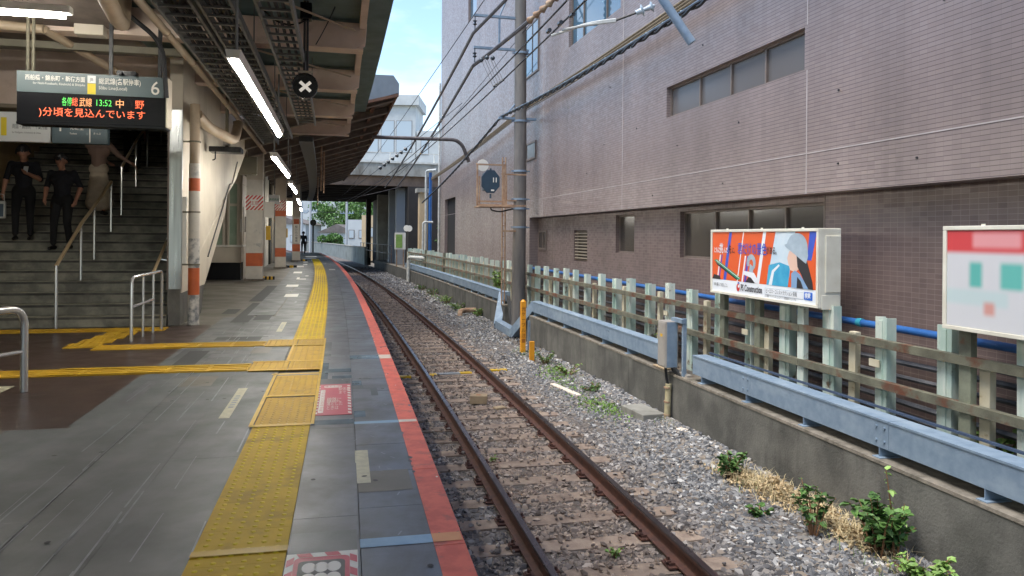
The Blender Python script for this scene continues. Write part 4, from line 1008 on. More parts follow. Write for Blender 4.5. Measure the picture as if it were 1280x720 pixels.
tray('wide steel cable tray full of cables next to the beige pipe', -2.32, -1.98, 3.58, 2.5, 19, .31, 8)
tray('steel cable tray right above the row of lamps', -1.92, -1.62, 3.6, 2.5, 18, .31, 5)
tray('narrow cable tray above the round cross indicator', -1.38, -1.06, 3.58, 3.0, 15.5, .31, 3)
b = MB(); b.sweep([(-1.45, 3.5), (-1.45, 3.62), (-1.15, 3.62), (-1.15, 3.5)], 17.5, 48, 1.5); tag(b.build('far_cable_duct', 'cable_black'), 'dark covered cable duct under the far canopy', 'cable duct')

# ---- beige pipe along the trays
b = MB(); pts = [P(q, -2.47, 3.63) for q in np.arange(2.5, 22.1, 1.)]
pp = thing('long_pipe', 'thin beige conduit pipe running along under the canopy beside the cable tray', 'pipe', fr(2.5, -2.47, 3.6)); b.tube(pts, .042, 10); world_part(b, 'tube', 'pipe_beige', pp, True)
for q in np.arange(3, 22, 1.5): world_part(MB().tube([P(q, -2.47, 3.63), P(q + .04, -2.47, 3.63)], .049, 10), 'coupling', 'pipe_beige', pp, True)
b = MB(); b.tube(bend([P(4.5, -2.2, 3.5), P(9.15, -3.0, 3.77), P(9.55, -3.05, 3.82), P(9.6, -3.05, 4.3)], .1), .085, 12)
tag(b.build('drain_pipe', 'pipe_beige', smooth=True), 'thick beige drain pipe slanting under the ceiling with an elbow at its end', 'pipe')
b = MB(); b.tube([P(10.65, -4.9, 4.0), P(10.68, -4.25, 3.98)], .06, 10); b.tube([P(10.68, -4.25, 3.98), P(12.1, -3.72, 3.74)], .055, 10)
tag(b.build('brace_pipe', 'pipe_beige', smooth=True), 'beige pipe bending diagonally down behind the departure display', 'pipe')
o = MB(); M = fr(10.55, -3.7, 3.92); o.box(-.17, .17, 0, .2, 0, .34); tag(o.build('ceiling_box', 'wall_cream', None, M, bevel=.01), 'square cream junction box under the concourse ceiling', 'box')
b = MB().box(-5.2, 1.35, 0, .12, 0, .09); tag(b.build('ceiling_beam', 'duct_olive', None, fr(11.1, -4.0, 3.84)), 'olive crossbeam under the concourse ceiling behind the display', 'beam')
b = MB(); b.tube(bend([P(9.8, -3.05, 4.0), P(10.0, -2.72, 3.75), P(10.15, -2.7, 3.1)], .3), .03, 8); tag(b.build('black_hose', 'cable_black', smooth=True), 'black hose hanging down beside the departure display', 'hose')

# ---- lamps
def lamp(s0, s1, o, z, label, group):
    n = max(1, int(round((s1 - s0) / 1.25))); t = thing('fluorescent_lamp', label, 'lamp', fr(s0, o, z), group)
    b = MB(); b.sweep([(o - .045, z + .03), (o - .06, z + .1), (o + .06, z + .1), (o + .045, z + .03)], s0, s1, 1.3); world_part(b, 'housing', 'white_paint', t)
    for i in range(n):
        a = s0 + .03 + (s1 - s0 - .06) * i / n; c = s0 + .03 + (s1 - s0 - .06) * (i + 1) / n - .03
        b = MB(); b.tube([P(a, o, z + .012), P(c, o, z + .012)], .022, 8); world_part(b, 'tube', 'tube_light', t, True)
    for q in (s0 + .2, s1 - .2): world_part(MB().tube([P(q, o, z + .1), P(q, o, 3.6)], .012, 6), 'hanger_rod', 'tray', t)
lamp(6.35, 11.0, -1.42, 2.77, 'bright tube lamp hanging under the cable trays of the near canopy', None)
for a, c, o_, lb in ((12.5, 16.7, -1.62, 'tube lamp beside the cream stair wall, next after the lamp of the near canopy'), (18.9, 22.9, -1.70, 'tube lamp just before the first square column'), (27, 31.5, -1.78, 'tube lamp between the first and the second square column'), (36, 40, -1.82, 'tube lamp between the second square column and the slim one')):
    lamp(a, c, o_, 2.62, lb, 'far tube lamps')
t = thing('fluorescent_lamp', 'tube lamp mounted crosswise above the departure display', 'lamp', fr(9.1, -4.2, 3.72))
MB().box(-1.0, .76, -.06, .06, .06, .14).build('housing', 'white_paint', t, Matrix(), bevel=.01); MB().tube([(-.98, 0, .03), (.7, 0, .03)], .024, 8).build('tube', 'tube_light', t, Matrix(), True)

# ---- round cross indicator on a pole
xi = thing('cross_indicator', 'round black indicator lamp with a white cross hanging on a pole', 'indicator', fr(9.87, -1.03, 3.26))
b = MB(); b.tube([(0, .06, 0), (0, -.08, 0)], [.12, .145], 20); b.build('body', 'sign_black', xi, Matrix(), True)
b = MB(); n = 20
vs = [(r_ * math.cos(a), y, r_ * math.sin(a)) for r_, y in ((.15, -.06), (.155, -.16)) for a in [2 * math.pi * i / n for i in range(n)]]
b.add(vs, [(i, (i + 1) % n, n + (i + 1) % n, n + i) for i in range(n)]); hood = b.build('hood', 'sign_black', xi, Matrix(), True); sm = hood.modifiers.new('s', 'SOLIDIFY'); sm.thickness = .008
for a in (42, -42): MB().box(-.085, .085, -.088, -.082, -.019, .019, Matrix.Rotation(R(a), 4, 'Y')).build('cross_bar', 'cross_white', xi, Matrix.Translation((0, -.004 if a > 0 else 0, 0)))
for q in (.09, .115, .14): MB().tube([(q * math.cos(R(a)), -.03 - .3 * (q - .09), q * math.sin(R(a)) - .005) for a in range(200, 341, 10)], .008, 5).build('rim', 'box_grey', xi, Matrix())
for x in (-.018, .018): MB().tube([(x, .03, .13), (x, .03, 1.1)], .015, 8).build('pole', 'cable_grey', xi, Matrix(), True)
MB().box(-.09, .09, .0, .02, .19, .215).build('bracket', 'wall_cream', xi, Matrix()); MB().box(-.07, .07, -.05, .09, .85, 1.06).build('top_box', 'sign_black', xi, Matrix(), bevel=.01)
MB().tube(sag((-.6, .3, 1.1), (.0, .0, .85), 8, .15), .012, 5).build('cable', 'cable_black', xi, Matrix()); MB().tube(sag((.35, .2, 1.1), (.12, .0, .55), 8, .02), .007, 5).build('cable', 'cable_black', xi, Matrix())

# ================================================================== SIGNS
ds = thing('departure_display', 'overhead departure display with grey header and lit red and green text, number 6', 'display', fr(10.2, -4.37, 2.75))
W, H = 1.655, .61
MB().box(0, W, 0, .22, 0, H).build('case', 'sign_black', ds, Matrix(), bevel=.006)
MB().box(.002, W - .03, -.008, -.0005, .355, H - .004).build('header', 'sign_grey', ds, Matrix())
MB().box(W + .0005, W + .02, -.02, .24, -.01, H).build('end_cap', 'wall_cream', ds, Matrix(), bevel=.004)
MB().box(.0, W, -.01, .23, -.03, -.002).build('bottom_rail', 'sign_black', ds, Matrix())
def dx(u): return u * W
text('西船橋・錦糸町・新宿方面', .07, 'white_vinyl', ds, dx(.45), .505, -.012, 'RIGHT', .78, .0008)
text('for Nishi-Funabashi, Kinshichō & Shinjuku', .04, 'white_vinyl', ds, dx(.45), .452, -.012, 'RIGHT', .84)
MB().box(dx(.465), dx(.52), -.012, -.0085, .495, .585).build('badge', 'sign_white', ds, Matrix()); MB().box(dx(.465), dx(.52), -.012, -.0085, .36, .49).build('badge', 'sign_yellow', ds, Matrix())
text('JB', .05, 'ad_dark', ds, dx(.4925), .522, -.014, 'CENTER', .9)
text('総武線(各駅停車)', .084, 'white_vinyl', ds, dx(.54), .495, -.012, 'LEFT', .74, .001); text('Sōbu Line(Local)', .055, 'white_vinyl', ds, dx(.54), .425, -.012, 'LEFT', .86)
text('6', .235, 'white_vinyl', ds, dx(.925), .39, -.012, 'CENTER', .95, .001)
MB().box(.03, W - .06, -.004, -.0005, .03, .335).build('screen', 'sign_black', ds, Matrix())
text('各停', .115, 'led_green', ds, dx(.295), .215, -.008, 'LEFT', .5); text('総', .115, 'led_red', ds, dx(.36), .215, -.008, 'LEFT', .62); text('武線', .115, 'led_orange', ds, dx(.41), .215, -.008, 'LEFT', .62); text('13:52', .11, 'led_green', ds, dx(.515), .222, -.008, 'LEFT', .78); text('中', .115, 'led_orange', ds, dx(.65), .215, -.008, 'LEFT', .95); text('野', .115, 'led_red', ds, dx(.785), .215, -.008, 'LEFT', .95)
text(')分頃を見込んでいます', .115, 'led_red', ds, dx(.145), .085, -.008, 'LEFT', 1.0)
for x in (.08, .14): MB().tube([(x, .1, H), (x, .1, 1.3)], .02, 8).build('hanger', 'duct_olive', ds, Matrix(), True)
for x in (1.0, 1.56): MB().box(x - .02, x + .02, .08, .12, H, 1.3).build('hanger', 'cable_black', ds, Matrix())
b = MB().box(1.1, 1.3, .02, .16, H, H + .06); b.tube([(1.13, -.0, H + .02), (1.13, -.06, H + .02)], .03, 8); b.tube([(1.29, 0, H + .02), (1.29, -.06, H + .02)], .03, 8); b.build('sensor_box', 'sign_black', ds, Matrix())
gs = thing('guide_sign', 'white direction sign with yellow bar hanging behind the display', 'sign', fr(12.2, -6.4, 2.72))
MB().box(0, 1.73, 0, .12, 0, .42).build('panel', 'sign_white', gs, Matrix(), bevel=.004); MB().box(1.1, 1.17, -.004, -.0005, .08, .34).build('bar', 'sign_yellow', gs, Matrix())
text('両国・錦糸町・千葉方面', .075, 'ad_dark', gs, 1.24, .19, -.004, 'LEFT', .55); text('for Ryōgoku, Kinshichō & Chiba', .035, 'ad_dark', gs, 1.24, .12, -.004, 'LEFT', .8); text('Sōbu Line', .04, 'ad_dark', gs, 1.3, .28, -.004)
gs = thing('exit_sign', 'dark slate direction sign with white arrows hanging beside the white one', 'sign', fr(12.2, -4.66, 2.72))
MB().box(0.01, .74, 0, .12, 0, .42).build('panel', 'sign_slate', gs, Matrix(), bevel=.004); MB().box(.5, .515, -.004, -.0005, .02, .4).build('divider', 'white_vinyl', gs, Matrix())
def arrow(x, z, k, up): 
    sg = 1 if up else -1
    poly2([(x - .012 * k, z - .07 * k * sg), (x + .012 * k, z - .07 * k * sg), (x + .012 * k, z + .05 * k * sg), (x - .012 * k, z + .05 * k * sg)], 'white_vinyl', gs, 'arrow', -.004)
    poly2([(x, z + .075 * k * sg), (x - .07 * k, z + .01 * k * sg), (x - .05 * k, z - .012 * k * sg), (x, z + .035 * k * sg), (x + .05 * k, z - .012 * k * sg), (x + .07 * k, z + .01 * k * sg)], 'white_vinyl', gs, 'arrow', -.0045)
arrow(.12, .24, 1, True); text('化粧室', .07, 'white_vinyl', gs, .24, .2, -.004, sx=.9); text('Toilets', .035, 'white_vinyl', gs, .24, .13, -.004); arrow(.61, .3, .8, False); text('きっぷ', .035, 'white_vinyl', gs, .55, .14, -.004)
hd = thing('hanging_screen', 'thin black screen unit hanging on a pole by the cream wall', 'screen', fr(14.95, -2.63, 2.93))
MB().box(-.29, .27, -.2, .2, 0, .1).build('unit', 'sign_black', hd, Matrix(), bevel=.015); MB().tube([(0, 0, .1), (0, 0, 1.1)], .03, 8).build('pole', 'duct_olive', hd, Matrix(), True); MB().box(-.06, .06, -.06, .06, .14, .2).build('clamp', 'box_grey', hd, Matrix())
MB().tube(bend([(-.2, 0, 0), (-.2, 0, -.12), (-.25, 0, -.14)], .03), .012, 6).build('cable', 'cable_black', hd, Matrix())

# ================================================================== STAIRS
st = thing('staircase', 'wide dark stone staircase rising from the platform with worn steps', 'staircase', fr(12.62, -5.1, 0))
OLs, ORs = -7.1, -3.19
for n in range(30):
    s = 12.62 + .32 * n; z = .16 * n
    w = ORs - OLs; M = fr(s, (OLs + ORs) / 2, z); 
    sp_ = link('step', MB().box(-w / 2, w / 2, .0, .36, -.02 if n else 0, .158).mesh('step', 'step_stone'), st, rel(st, M), 0)
    MB().box(-w / 2 + .002, w / 2 - .002, -.012, .05, .158, .168).build('nosing', 'step_edge', sp_, Matrix())
    MB().box(-w / 2 + .002, w / 2 - .002, .055, .085, .1575, .1605).build('slip_strip', 'step_slot', sp_, Matrix())
    MB().box(-w / 2 + .002, w / 2 - .002, -.003, .0, .118, .152).build('riser_band', 'step_slot', sp_, Matrix())
M = fr(12.66, 0, 0)
# right wall of the stairs (polygon in s, z) with stainless end
def side_poly(poly, o0, o1, mb): # poly of (s, z)
    n = len(poly); vs = [P(s, o0, z) for s, z in poly] + [P(s, o1, z) for s, z in poly]
    mb.add(vs, [tuple(range(n)), tuple(range(2 * n - 1, n - 1, -1))] + [(i, i + n, (i + 1) % n + n, (i + 1) % n) for i in range(n)]); return mb
sw = thing('stair_wall', 'cream side wall of the staircase with sloping lower edge and stainless end', 'wall', fr(14, -3.08, 0))
world_part(side_poly([(12.72, .5), (14.9, .5), (16.0, 1.05), (17.6, 1.9), (17.9, 2.3), (19.5, 2.75), (21.9, 3.72), (21.9, 4.2), (12.72, 4.2)], -3.18, -2.99, MB()), 'wall', 'wall_cream', sw)
world_part(side_poly([(12.66, .0), (14.6, .0), (14.9, .5), (12.66, .56)], -3.17, -3.0, MB()), 'base', 'concrete_dirty', sw)
world_part(MB().box(-3.185, -2.98, 0, .05, .56, 3.35, M), 'end_panel', 'stainless', sw, bevel=.006)
world_part(MB().box(-3.19, -3.165, -.012, -.001, .56, 3.35, M), 'trim', 'window_frame', sw)
b = MB(); b.tube(bend([P(15.2, -2.98, 1.0), P(18.2, -2.98, 2.55), P(18.7, -2.98, 2.6), P(19.7, -2.98, 3.2)], .1), .013, 6); world_part(b, 'conduit', 'cable_grey', sw)
sl = thing('stair_left_wall', 'tan panelled wall on the far side of the staircase', 'wall', fr(16, -7.2, 0))
for k in range(5):
    a = 12.6 + k * 1.9; world_part(side_poly([(a + .01, 0), (a + 1.89, 0), (a + 1.89, 5.2), (a + .01, 5.2)], -7.25, -7.11, MB()), 'panel', 'wall_tan', sl)
bk = thing('stair_bulkhead', 'beige bulkhead beam spanning above the staircase', 'beam', fr(13.3, -5.2, 3.3))
world_part(MB().box(-7.1, -3.2, 0, .3, 3.42, 4.3, fr(13.3)), 'panel', 'beam_beige', bk); world_part(MB().box(-7.1, -3.2, -.02, .32, 3.36, 3.415, fr(13.3)), 'edge', 'wall_dim', bk)
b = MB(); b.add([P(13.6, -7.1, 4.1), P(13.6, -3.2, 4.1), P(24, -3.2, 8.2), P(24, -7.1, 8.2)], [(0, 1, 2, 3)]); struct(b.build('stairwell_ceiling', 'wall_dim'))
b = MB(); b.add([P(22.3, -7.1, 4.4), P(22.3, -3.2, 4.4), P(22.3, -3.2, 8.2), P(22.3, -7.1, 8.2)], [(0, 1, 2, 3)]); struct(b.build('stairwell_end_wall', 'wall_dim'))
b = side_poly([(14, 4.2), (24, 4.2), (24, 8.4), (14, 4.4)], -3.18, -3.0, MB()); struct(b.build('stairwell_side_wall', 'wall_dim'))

def stair_z(s): return .16 * max(0, math.floor((s - 12.62) / .32) + 1) + .002
def handrail(label, o, ss, h, s_end=None, mt='brass_rail'):
    t = thing('handrail', label, 'handrail', fr(ss[0], o, 0))
    pts = [P(s, o, stair_z(s) + h) for s in ss]
    for i, s in enumerate(ss): world_part(MB().tube([P(s, o, stair_z(s) - .01), P(s, o, stair_z(s) + h)], .024, 8), 'post', 'stainless_rail', t, True)
    for i, (a, c) in enumerate(zip(pts, pts[1:])): world_part(MB().tube([a, c], .027, 8), 'rail', mt, t, True)
    return t
handrail('lower handrail in the middle of the stairs with slim steel posts', -4.7, [12.58, 13.7, 14.4, 15.4], .93)
handrail('upper handrail in the middle of the stairs above the gap', -4.7, [16.1, 17.2, 18.2, 19.6, 21], .95)
hr = thing('handrail', 'handrail along the right side wall of the stairs', 'handrail', fr(12.5, -3.3, 0))
world_part(MB().tube([P(12.4, -3.32, .85), P(16.5, -3.32, 2.9), P(20.5, -3.32, 4.9)], .024, 8), 'rail', 'brass_rail', hr, True)
for i in range(7):
    s = 12.85 + i * .42; z = stair_z(s); world_part(MB().tube(bend([P(s, -3.2, z + .0), P(s, -3.2, z + .84), P(s - .02, -3.32, z + .86)], .05), .02, 8), 'post', 'stainless_rail', hr, True)
# barrier of bent steel tube at the foot of the stairs
br = thing('tube_barrier', 'bent stainless tube barrier with uprights at the foot of the stairs', 'barrier', fr(11.5, -3.25, 0))
world_part(MB().tube(bend([P(10.9, -3.26, 0), P(10.9, -3.26, .84), P(12.12, -3.15, .87), P(12.12, -3.15, 0)], .09), .022, 8), 'frame', 'stainless_rail', br, True)
for s in (11.35, 11.78): world_part(MB().tube([P(s, -3.26 + .08 * (s - 10.9), 0), P(s, -3.26 + .08 * (s - 10.9), .85)], .018, 8), 'upright', 'stainless_rail', br, True)
world_part(MB().tube([P(10.9, -3.26, .45), P(11.78, -3.19, .48)], .02, 8), 'brace', 'stainless_rail', br, True)
# tube handrail in the foreground
br = thing('tube_barrier', 'thick stainless tube barrier with rounded corner standing on the brown floor', 'barrier', fr(7.6, -3.31, 0))
world_part(MB().tube(bend([P(7.62, -3.33, 0), P(7.62, -3.33, .745), P(6.2, -4.0, .745), P(6.2, -4.0, 0)], .16, 7), .033, 10), 'frame', 'stainless_rail', br, True)
world_part(MB().tube([P(7.6, -3.34, .36), P(6.2, -4.0, .36)], .018, 8), 'crossbar', 'stainless_rail', br, True)

# ================================================================== COLUMNS
pc = thing('pipe_column', 'round white and orange banded pipe column by the stair wall', 'column', fr(12.72, -2.81, 0))
for z0_, z1_, m in ((0, .47, 'column_worn'), (.471, .89, 'column_orange'), (.891, 1.35, 'column_worn'), (1.351, 2.09, 'column_white'), (2.091, 2.29, 'column_orange'), (2.291, 2.52, 'column_white')):
    MB().tube([(0, 0, z0_), (0, 0, z1_)], .085, 16).build('band', m, pc, Matrix(), True)
MB().tube([(0, 0, 2.52), (0, 0, 3.45)], .075, 14).build('upper_pipe', 'pipe_beige', pc, Matrix(), True)
for z in (.93, 1.75, 2.85): MB().tube([(0, 0, z), (0, 0, z + .025)], .09, 14).build('clamp', 'duct_olive', pc, Matrix()); MB().box(-.22, 0, -.012, .012, z, z + .025).build('strap', 'duct_olive', pc, Matrix())
MB().tube(bend([(.02, .05, 3.3), (.1, .6, 3.18), (.35, 1.9, 3.12), (.35, 2.4, 3.5)], .25), .09, 10).build('branch_pipe', 'pipe_beige', pc, Matrix(), True)
b = MB().box(-.21, -.12, .0, .05, .95, 2.0); b.build('notice_strip', 'white_vinyl', pc, Matrix())
def square_column(label, s, o, w, bands, top, sign=None, plinth=True):
    t = thing('square_column', label, 'column', fr(s, o, 0)); d_ = w
    for a, c, m in bands: MB().box(-w / 2, w / 2, 0, d_, a + .001, c).build('band' if m == 'column_orange' else 'shaft', m, t, Matrix(), bevel=.006)
    if plinth: MB().box(-w / 2 - .05, w / 2 + .05, -.05, d_ + .05, 0, .06).build('plinth', 'concrete_cap', t, Matrix(), bevel=.008)
    if sign:
        a, c = sign; sg = MB().box(-w / 2 - .015, w / 2 + .015, -.03, -.004, a, c).build('warning_board', 'white_vinyl', t, Matrix())
        n = 7; W_ = w + .03; H_ = c - a
        for i in range(-4, n):
            x = -W_ / 2 + i * W_ / 4.5; pts = []
            for px_, pz in ((x, a), (x + W_ * .11, a), (x + W_ * .11 + H_ * .9, c), (x + H_ * .9, c)): pts.append((px_, pz))
            # clip to the board
            def clip(poly, xlim, sgn):
                out = []
                for (x1, z1), (x2, z2) in zip(poly, poly[1:] + poly[:1]):
                    i1, i2 = sgn * x1 <= sgn * xlim, sgn * x2 <= sgn * xlim
                    if i1: out.append((x1, z1))
                    if i1 != i2: k_ = (xlim - x1) / (x2 - x1); out.append((xlim, z1 + (z2 - z1) * k_))
                return out
            pts = clip(clip(pts, W_ / 2, 1), -W_ / 2, -1)
            if len(pts) > 2: MB().add([(x_, -.033, z_) for x_, z_ in pts], [tuple(range(len(pts)))]).build('stripe', 'stripe_red', sg, Matrix())
        MB().box(-w * .22, w * .22, -.038, -.034, a + H_ * .28, c - H_ * .28).build('inner_panel', 'white_vinyl', sg, Matrix()); text('注意', H_ * .3, 'stripe_red', sg, 0, a + H_ * .38, -.04, 'CENTER')
    return t
square_column('white square column with red striped warning board beside the office booth', 24.45, -2.98, .48, [(.05, .45, 'column_white'), (.45, .85, 'column_orange'), (.85, 3.1, 'column_white'), (3.1, 4.1, 'wall_cream')], 4, (2.17, 2.62))
square_column('white square column with orange bands and a tilted striped board, behind the first', 33.4, -2.6, .44, [(.05, .49, 'column_white'), (.49, .86, 'column_orange'), (.86, 2.2, 'column_white'), (2.2, 2.44, 'column_orange'), (2.44, 4.2, 'wall_cream')], 4, (2.45, 2.88))
c3 = square_column('slim white column with printed notice, last before the bright platform end', 42.3, -2.06, .42, [(.05, .53, 'column_white'), (.53, .92, 'column_orange'), (.92, 2.4, 'column_white'), (2.4, 4.3, 'wall_cream')], 4)
MB().box(-.14, .14, -.02, -.004, 1.0, 2.3).build('notice', 'white_vinyl', c3, Matrix()); MB().box(-.14, .14, -.025, -.021, 2.0, 2.28).build('notice_head', 'column_orange', c3, Matrix())
for j in range(6): text('駆け込み乗車'[j], .15, 'ad_dark', c3, 0, 1.8 - j * .15, -.022, 'CENTER')
MB2 = [(25.4, -2.55, 'yellow_box', 'small yellow box hanging on the side of the first square column', 1.25, .45, .14), (34.2, -2.3, 'yellow_box', 'small yellow box hanging on the second square column', 1.3, .4, .1)]
for s, o_, m, lb, z, hh, w in MB2:
    tag(MB().box(-w / 2, w / 2, -.08, .08, 0, hh).build('call_box', m, None, fr(s, o_ - .08, z), bevel=.01), lb, 'box')
tag(MB().box(-.15, .15, -.015, .015, 0, .5).build('notice_board', 'white_vinyl', None, fr(24.9, -2.58, 1.95), bevel=.004), 'white paper notice with red head beside the first square column', 'notice')
hs = thing('hanging_sign', 'small pale green sign plate hanging between the columns', 'sign', fr(26.5, -2.52, 2.45)); MB().box(-.17, .17, 0, .06, 0, .3).build('panel', 'sign_white', hs, Matrix()); text('乗務員室', .08, 'ad_green', hs, 0, .12, -.004, 'CENTER'); MB().tube([(0, .03, .32), (0, .03, 1.6)], .015, 6).build('pole', 'tray', hs, Matrix())
# ---- office booth
bo = thing('office_booth', 'cream office booth with tall green tinted windows and black base', 'booth', fr(25.0, -4.1, 0))
MB().box(-1.6, .68, .0, 5.5, 0, .54).build('base', 'sign_black', bo, Matrix()); MB().box(-1.6, .70, -.02, 5.5, .541, 1.03).build('lower_wall', 'wall_cream', bo, Matrix(), bevel=.01); MB().box(-1.6, .74, -.06, 5.5, 1.031, 1.09).build('sill', 'white_paint', bo, Matrix())
for x0, x1, dep in ((-1.45, -.42, 0), (-.3, .2, 0), (.28, .62, 0)):
    w = MB(); w.box(x0, x0 + .06, -.02, .06, 1.09, 3.0); w.box(x1 - .06, x1, -.02, .06, 1.09, 3.0); w.box(x0 + .06, x1 - .06, -.02, .06, 2.3, 2.38); w = w.build('window', 'wall_cream', bo, Matrix())
    MB().box(x0 + .06, x1 - .06, .01, .03, 1.09, 2.3).build('pane', 'booth_glass', w, Matrix()); MB().box(x0 + .06, x1 - .06, .01, .03, 2.38, 3.0).build('pane', 'booth_glass', w, Matrix())
MB().box(-1.6, .7, .1, 5.5, 1.09, 3.0).build('inner_wall', 'wall_cream', bo, Matrix()); MB().box(-1.6, .72, -.04, 5.5, 3.001, 3.3).build('head', 'wall_cream', bo, Matrix())
MB().box(.701, .72, .4, 1.4, .0, 2.3).build('door', 'wall_cream', bo, Matrix()); MB().box(.721, .73, .7, 1.1, 1.5, 2.0).build('door_glass', 'window_dark', bo, Matrix()); MB().box(.66, .7, -.03, -.021, 1.5, 1.9).build('notice', 'sign_white', bo, Matrix())
# wall with doors behind the columns
fw = thing('office_wall', 'cream back wall with dark doors behind the far columns', 'wall', fr(36, -4, 0))
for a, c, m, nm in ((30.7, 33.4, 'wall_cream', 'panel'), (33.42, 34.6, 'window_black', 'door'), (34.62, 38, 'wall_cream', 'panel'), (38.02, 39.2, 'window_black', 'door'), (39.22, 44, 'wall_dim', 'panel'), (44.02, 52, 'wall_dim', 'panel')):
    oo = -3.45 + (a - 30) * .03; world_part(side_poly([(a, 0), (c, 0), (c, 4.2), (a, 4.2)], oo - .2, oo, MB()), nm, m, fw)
world_part(MB().box(-6.5, -3.2, 0, .15, 0, 4.3, fr(31.0)), 'end_panel', 'wall_dim', fw)
b = MB(); b.sweep([(-9.3, 4.3), (-9.3, 4.36), (-3.0, 4.36), (-3.0, 4.3)], 18.8, 64, 2.); struct(b.build('far_ceiling', 'roof_brown'))
tag(MB().box(-.25, .25, -.12, .12, 0, .5).build('speaker_box', 'duct_olive', None, fr(22.5, -3.0, 3.1), bevel=.02), 'olive equipment case hanging high by the stair wall', 'box')
tag(MB().box(-.14, .14, -.2, .2, 0, .16).build('security_camera', 'wall_cream', None, fr(36, -2.3, 2.95), bevel=.04), 'cream camera housing by the second column', 'camera')
for i, (s, o_, w) in enumerate(((35.0, -2.5, .9), (43.3, -1.95, .7), (26.0, -2.7, .35))):
    t = thing('floor_bracket', ['yellow and black striped bumper at the foot of the second square column', 'yellow and black striped bumper at the foot of the slim column', 'yellow fitting at the foot of the first square column'][i], 'bumper', fr(s - .9, o_ + .12, 0))
    for k in range(6): MB().box(-w / 2 + k * w / 6, -w / 2 + (k + 1) * w / 6 - .002, -.08, .08, 0, .1).build('segment', 'yellow_box' if k % 2 == 0 else 'sign_black', t, Matrix())

# ================================================================== FAR CANOPY (butterfly roof)
fc = thing('far_canopy', 'older brown canopy with upswept roof and rusty fascia further along the platform', 'canopy', fr(19, -1, 4))
b = MB(); b.sweep([(-3.2, 3.98), (-3.2, 4.04), (.82, 5.12), (.82, 5.06)], 18.95, 50, 1.2); world_part(b, 'roof_sheet', 'roof_brown', fc)
b = MB(); b.sweep([(.825, 4.93), (.825, 5.14), (.88, 5.16), (.88, 4.93)], 18.95, 50, 1.2); world_part(b, 'fascia', 'fascia_rust', fc)
b = MB(); b.prism([(-1.6, 4.2), (-1.6, 5.33), (.73, 5.37), (.87, 5.17), (.87, 4.95), (.2, 4.74)], .1, fr(18.82)); world_part(b, 'gable', 'gable_grey', fc)
b = MB(); b.prism([(-.6, 4.46), (.86, 4.86), (.86, 4.93), (-.6, 4.53)], .12, fr(18.80)); world_part(b, 'gable_trim', 'fascia_rust', fc)
k = 0
for s in np.arange(19.6, 50, 1.9):
    M = fr(s); b = MB(); b.prism([(-3.1, 3.70), (-3.1, 3.97), (.8, 5.04), (.8, 4.90)], .13, M); world_part(b, 'rafter', 'roof_brown', fc)
    b = MB(); b.prism([(-3.1, 3.675), (-3.1, 3.699), (.8, 4.899), (.8, 4.875)], .2, fr(s - .035)); world_part(b, 'rafter_flange', 'rafter_grey', fc)
for o_ in (-2.2, -1.3, -.4, .35):
    z = 4.0 + (o_ + 3.1) * .2775; b = MB(); b.sweep([(o_ - .04, z - .12), (o_ - .04, z), (o_ + .04, z + .02), (o_ + .04, z - .12)], 19, 50, 1.5); world_part(b, 'purlin', 'fascia_rust', fc)
for s, o_, lb in ((27, -1.0, 'longer thin rusty pole of the close pair hanging from the far canopy'), (28.4, -.9, 'other thin rusty pole of the close pair, further under the canopy'), (40, -1.0, 'single thin pole hanging deep under the far canopy')): tag(MB().tube([P(s, o_, 2.95), P(s, o_, 4.5)], .03, 6).build('hanger_post', 'rust_frame'), lb, 'pole', 'poles hanging from the far canopy')
# curved pipe arm from the far canopy
b = MB(); b.tube(bend([P(25, .6, 4.63), P(25.2, 3.55, 4.68), P(25.3, 3.86, 3.95)], .42, 8), .062, 10)
tag(b.build('curved_arm', 'feeder', smooth=True), 'brown curved pipe arm reaching from the far canopy over the track', 'pipe arm')
# ================================================================== POLE, SIGNAL, OVERHEAD LINE
PS, PO = 19.41, 4.12
po = thing('utility_pole', 'tall concrete utility pole with steel crossarms standing at the wall', 'utility pole', fr(PS, PO, -1.35))
MB().tube([(-.02, 0, 0), (.0, 0, 5.0), (-.04, 0, 10.5)], [.185, .165, .145], 20).build('shaft', 'concrete_pole', po, Matrix(), True)
for z in (1.65, 2.14, 2.39, 3.13, 4.45, 6.25): 
    MB().tube([(0, 0, z + 1.35), (0, 0, z + 1.40)], .186, 16).build('collar', 'galvanised', po, Matrix()); MB().box(-.24, .26, -.03, .03, z + 1.36, z + 1.39).build('clamp', 'galvanised', po, Matrix())
def ins(parent, x, y, z, r_=.06, nm='insulator'):
    b = MB(); b.tube([(x, y, z), (x, y, z - .1), (x, y, z - .12), (x, y, z - .15), (x, y, z - .18), (x, y, z - .21), (x, y, z - .24), (x, y, z - .36)], [.015, .015, r_, .03, .03, r_, .015, .015], 10); return b.build(nm, 'porcelain_dark', parent, Matrix(), True)
for z in (7.2, 6.36):
    MB().box(-1.28, .2, -.04, .04, z + 1.31, z + 1.37).build('crossarm', 'galvanised', po, Matrix()); ins(po, -1.25, 0, z + 1.31)
MB().box(-.62, -.57, -.025, .025, 7.75, 8.5).build('strut', 'galvanised', po, Matrix()); MB().tube([(-.6, 0, 8.55), (.0, 0, 10.0)], .025, 6).build('strut', 'galvanised', po, Matrix())
MB().box(-.6, .42, -.05, .05, 5.86, 5.92).build('crossarm', 'galvanised', po, Matrix()); MB().tube([(-.45, 0, 5.92), (.0, 0, 6.45)], .025, 6).build('strut', 'galvanised', po, Matrix())
b = MB()
for x in (-.5, -.42): b.tube([(x, -.1, 1.0), (x, -.1, 4.85)], .02, 6)
for z in np.arange(1.1, 4.8, .28): b.tube([(-.5, -.1, z), (-.42, -.1, z)], .01, 5)
b.build('ladder', 'rust_frame', po, Matrix())
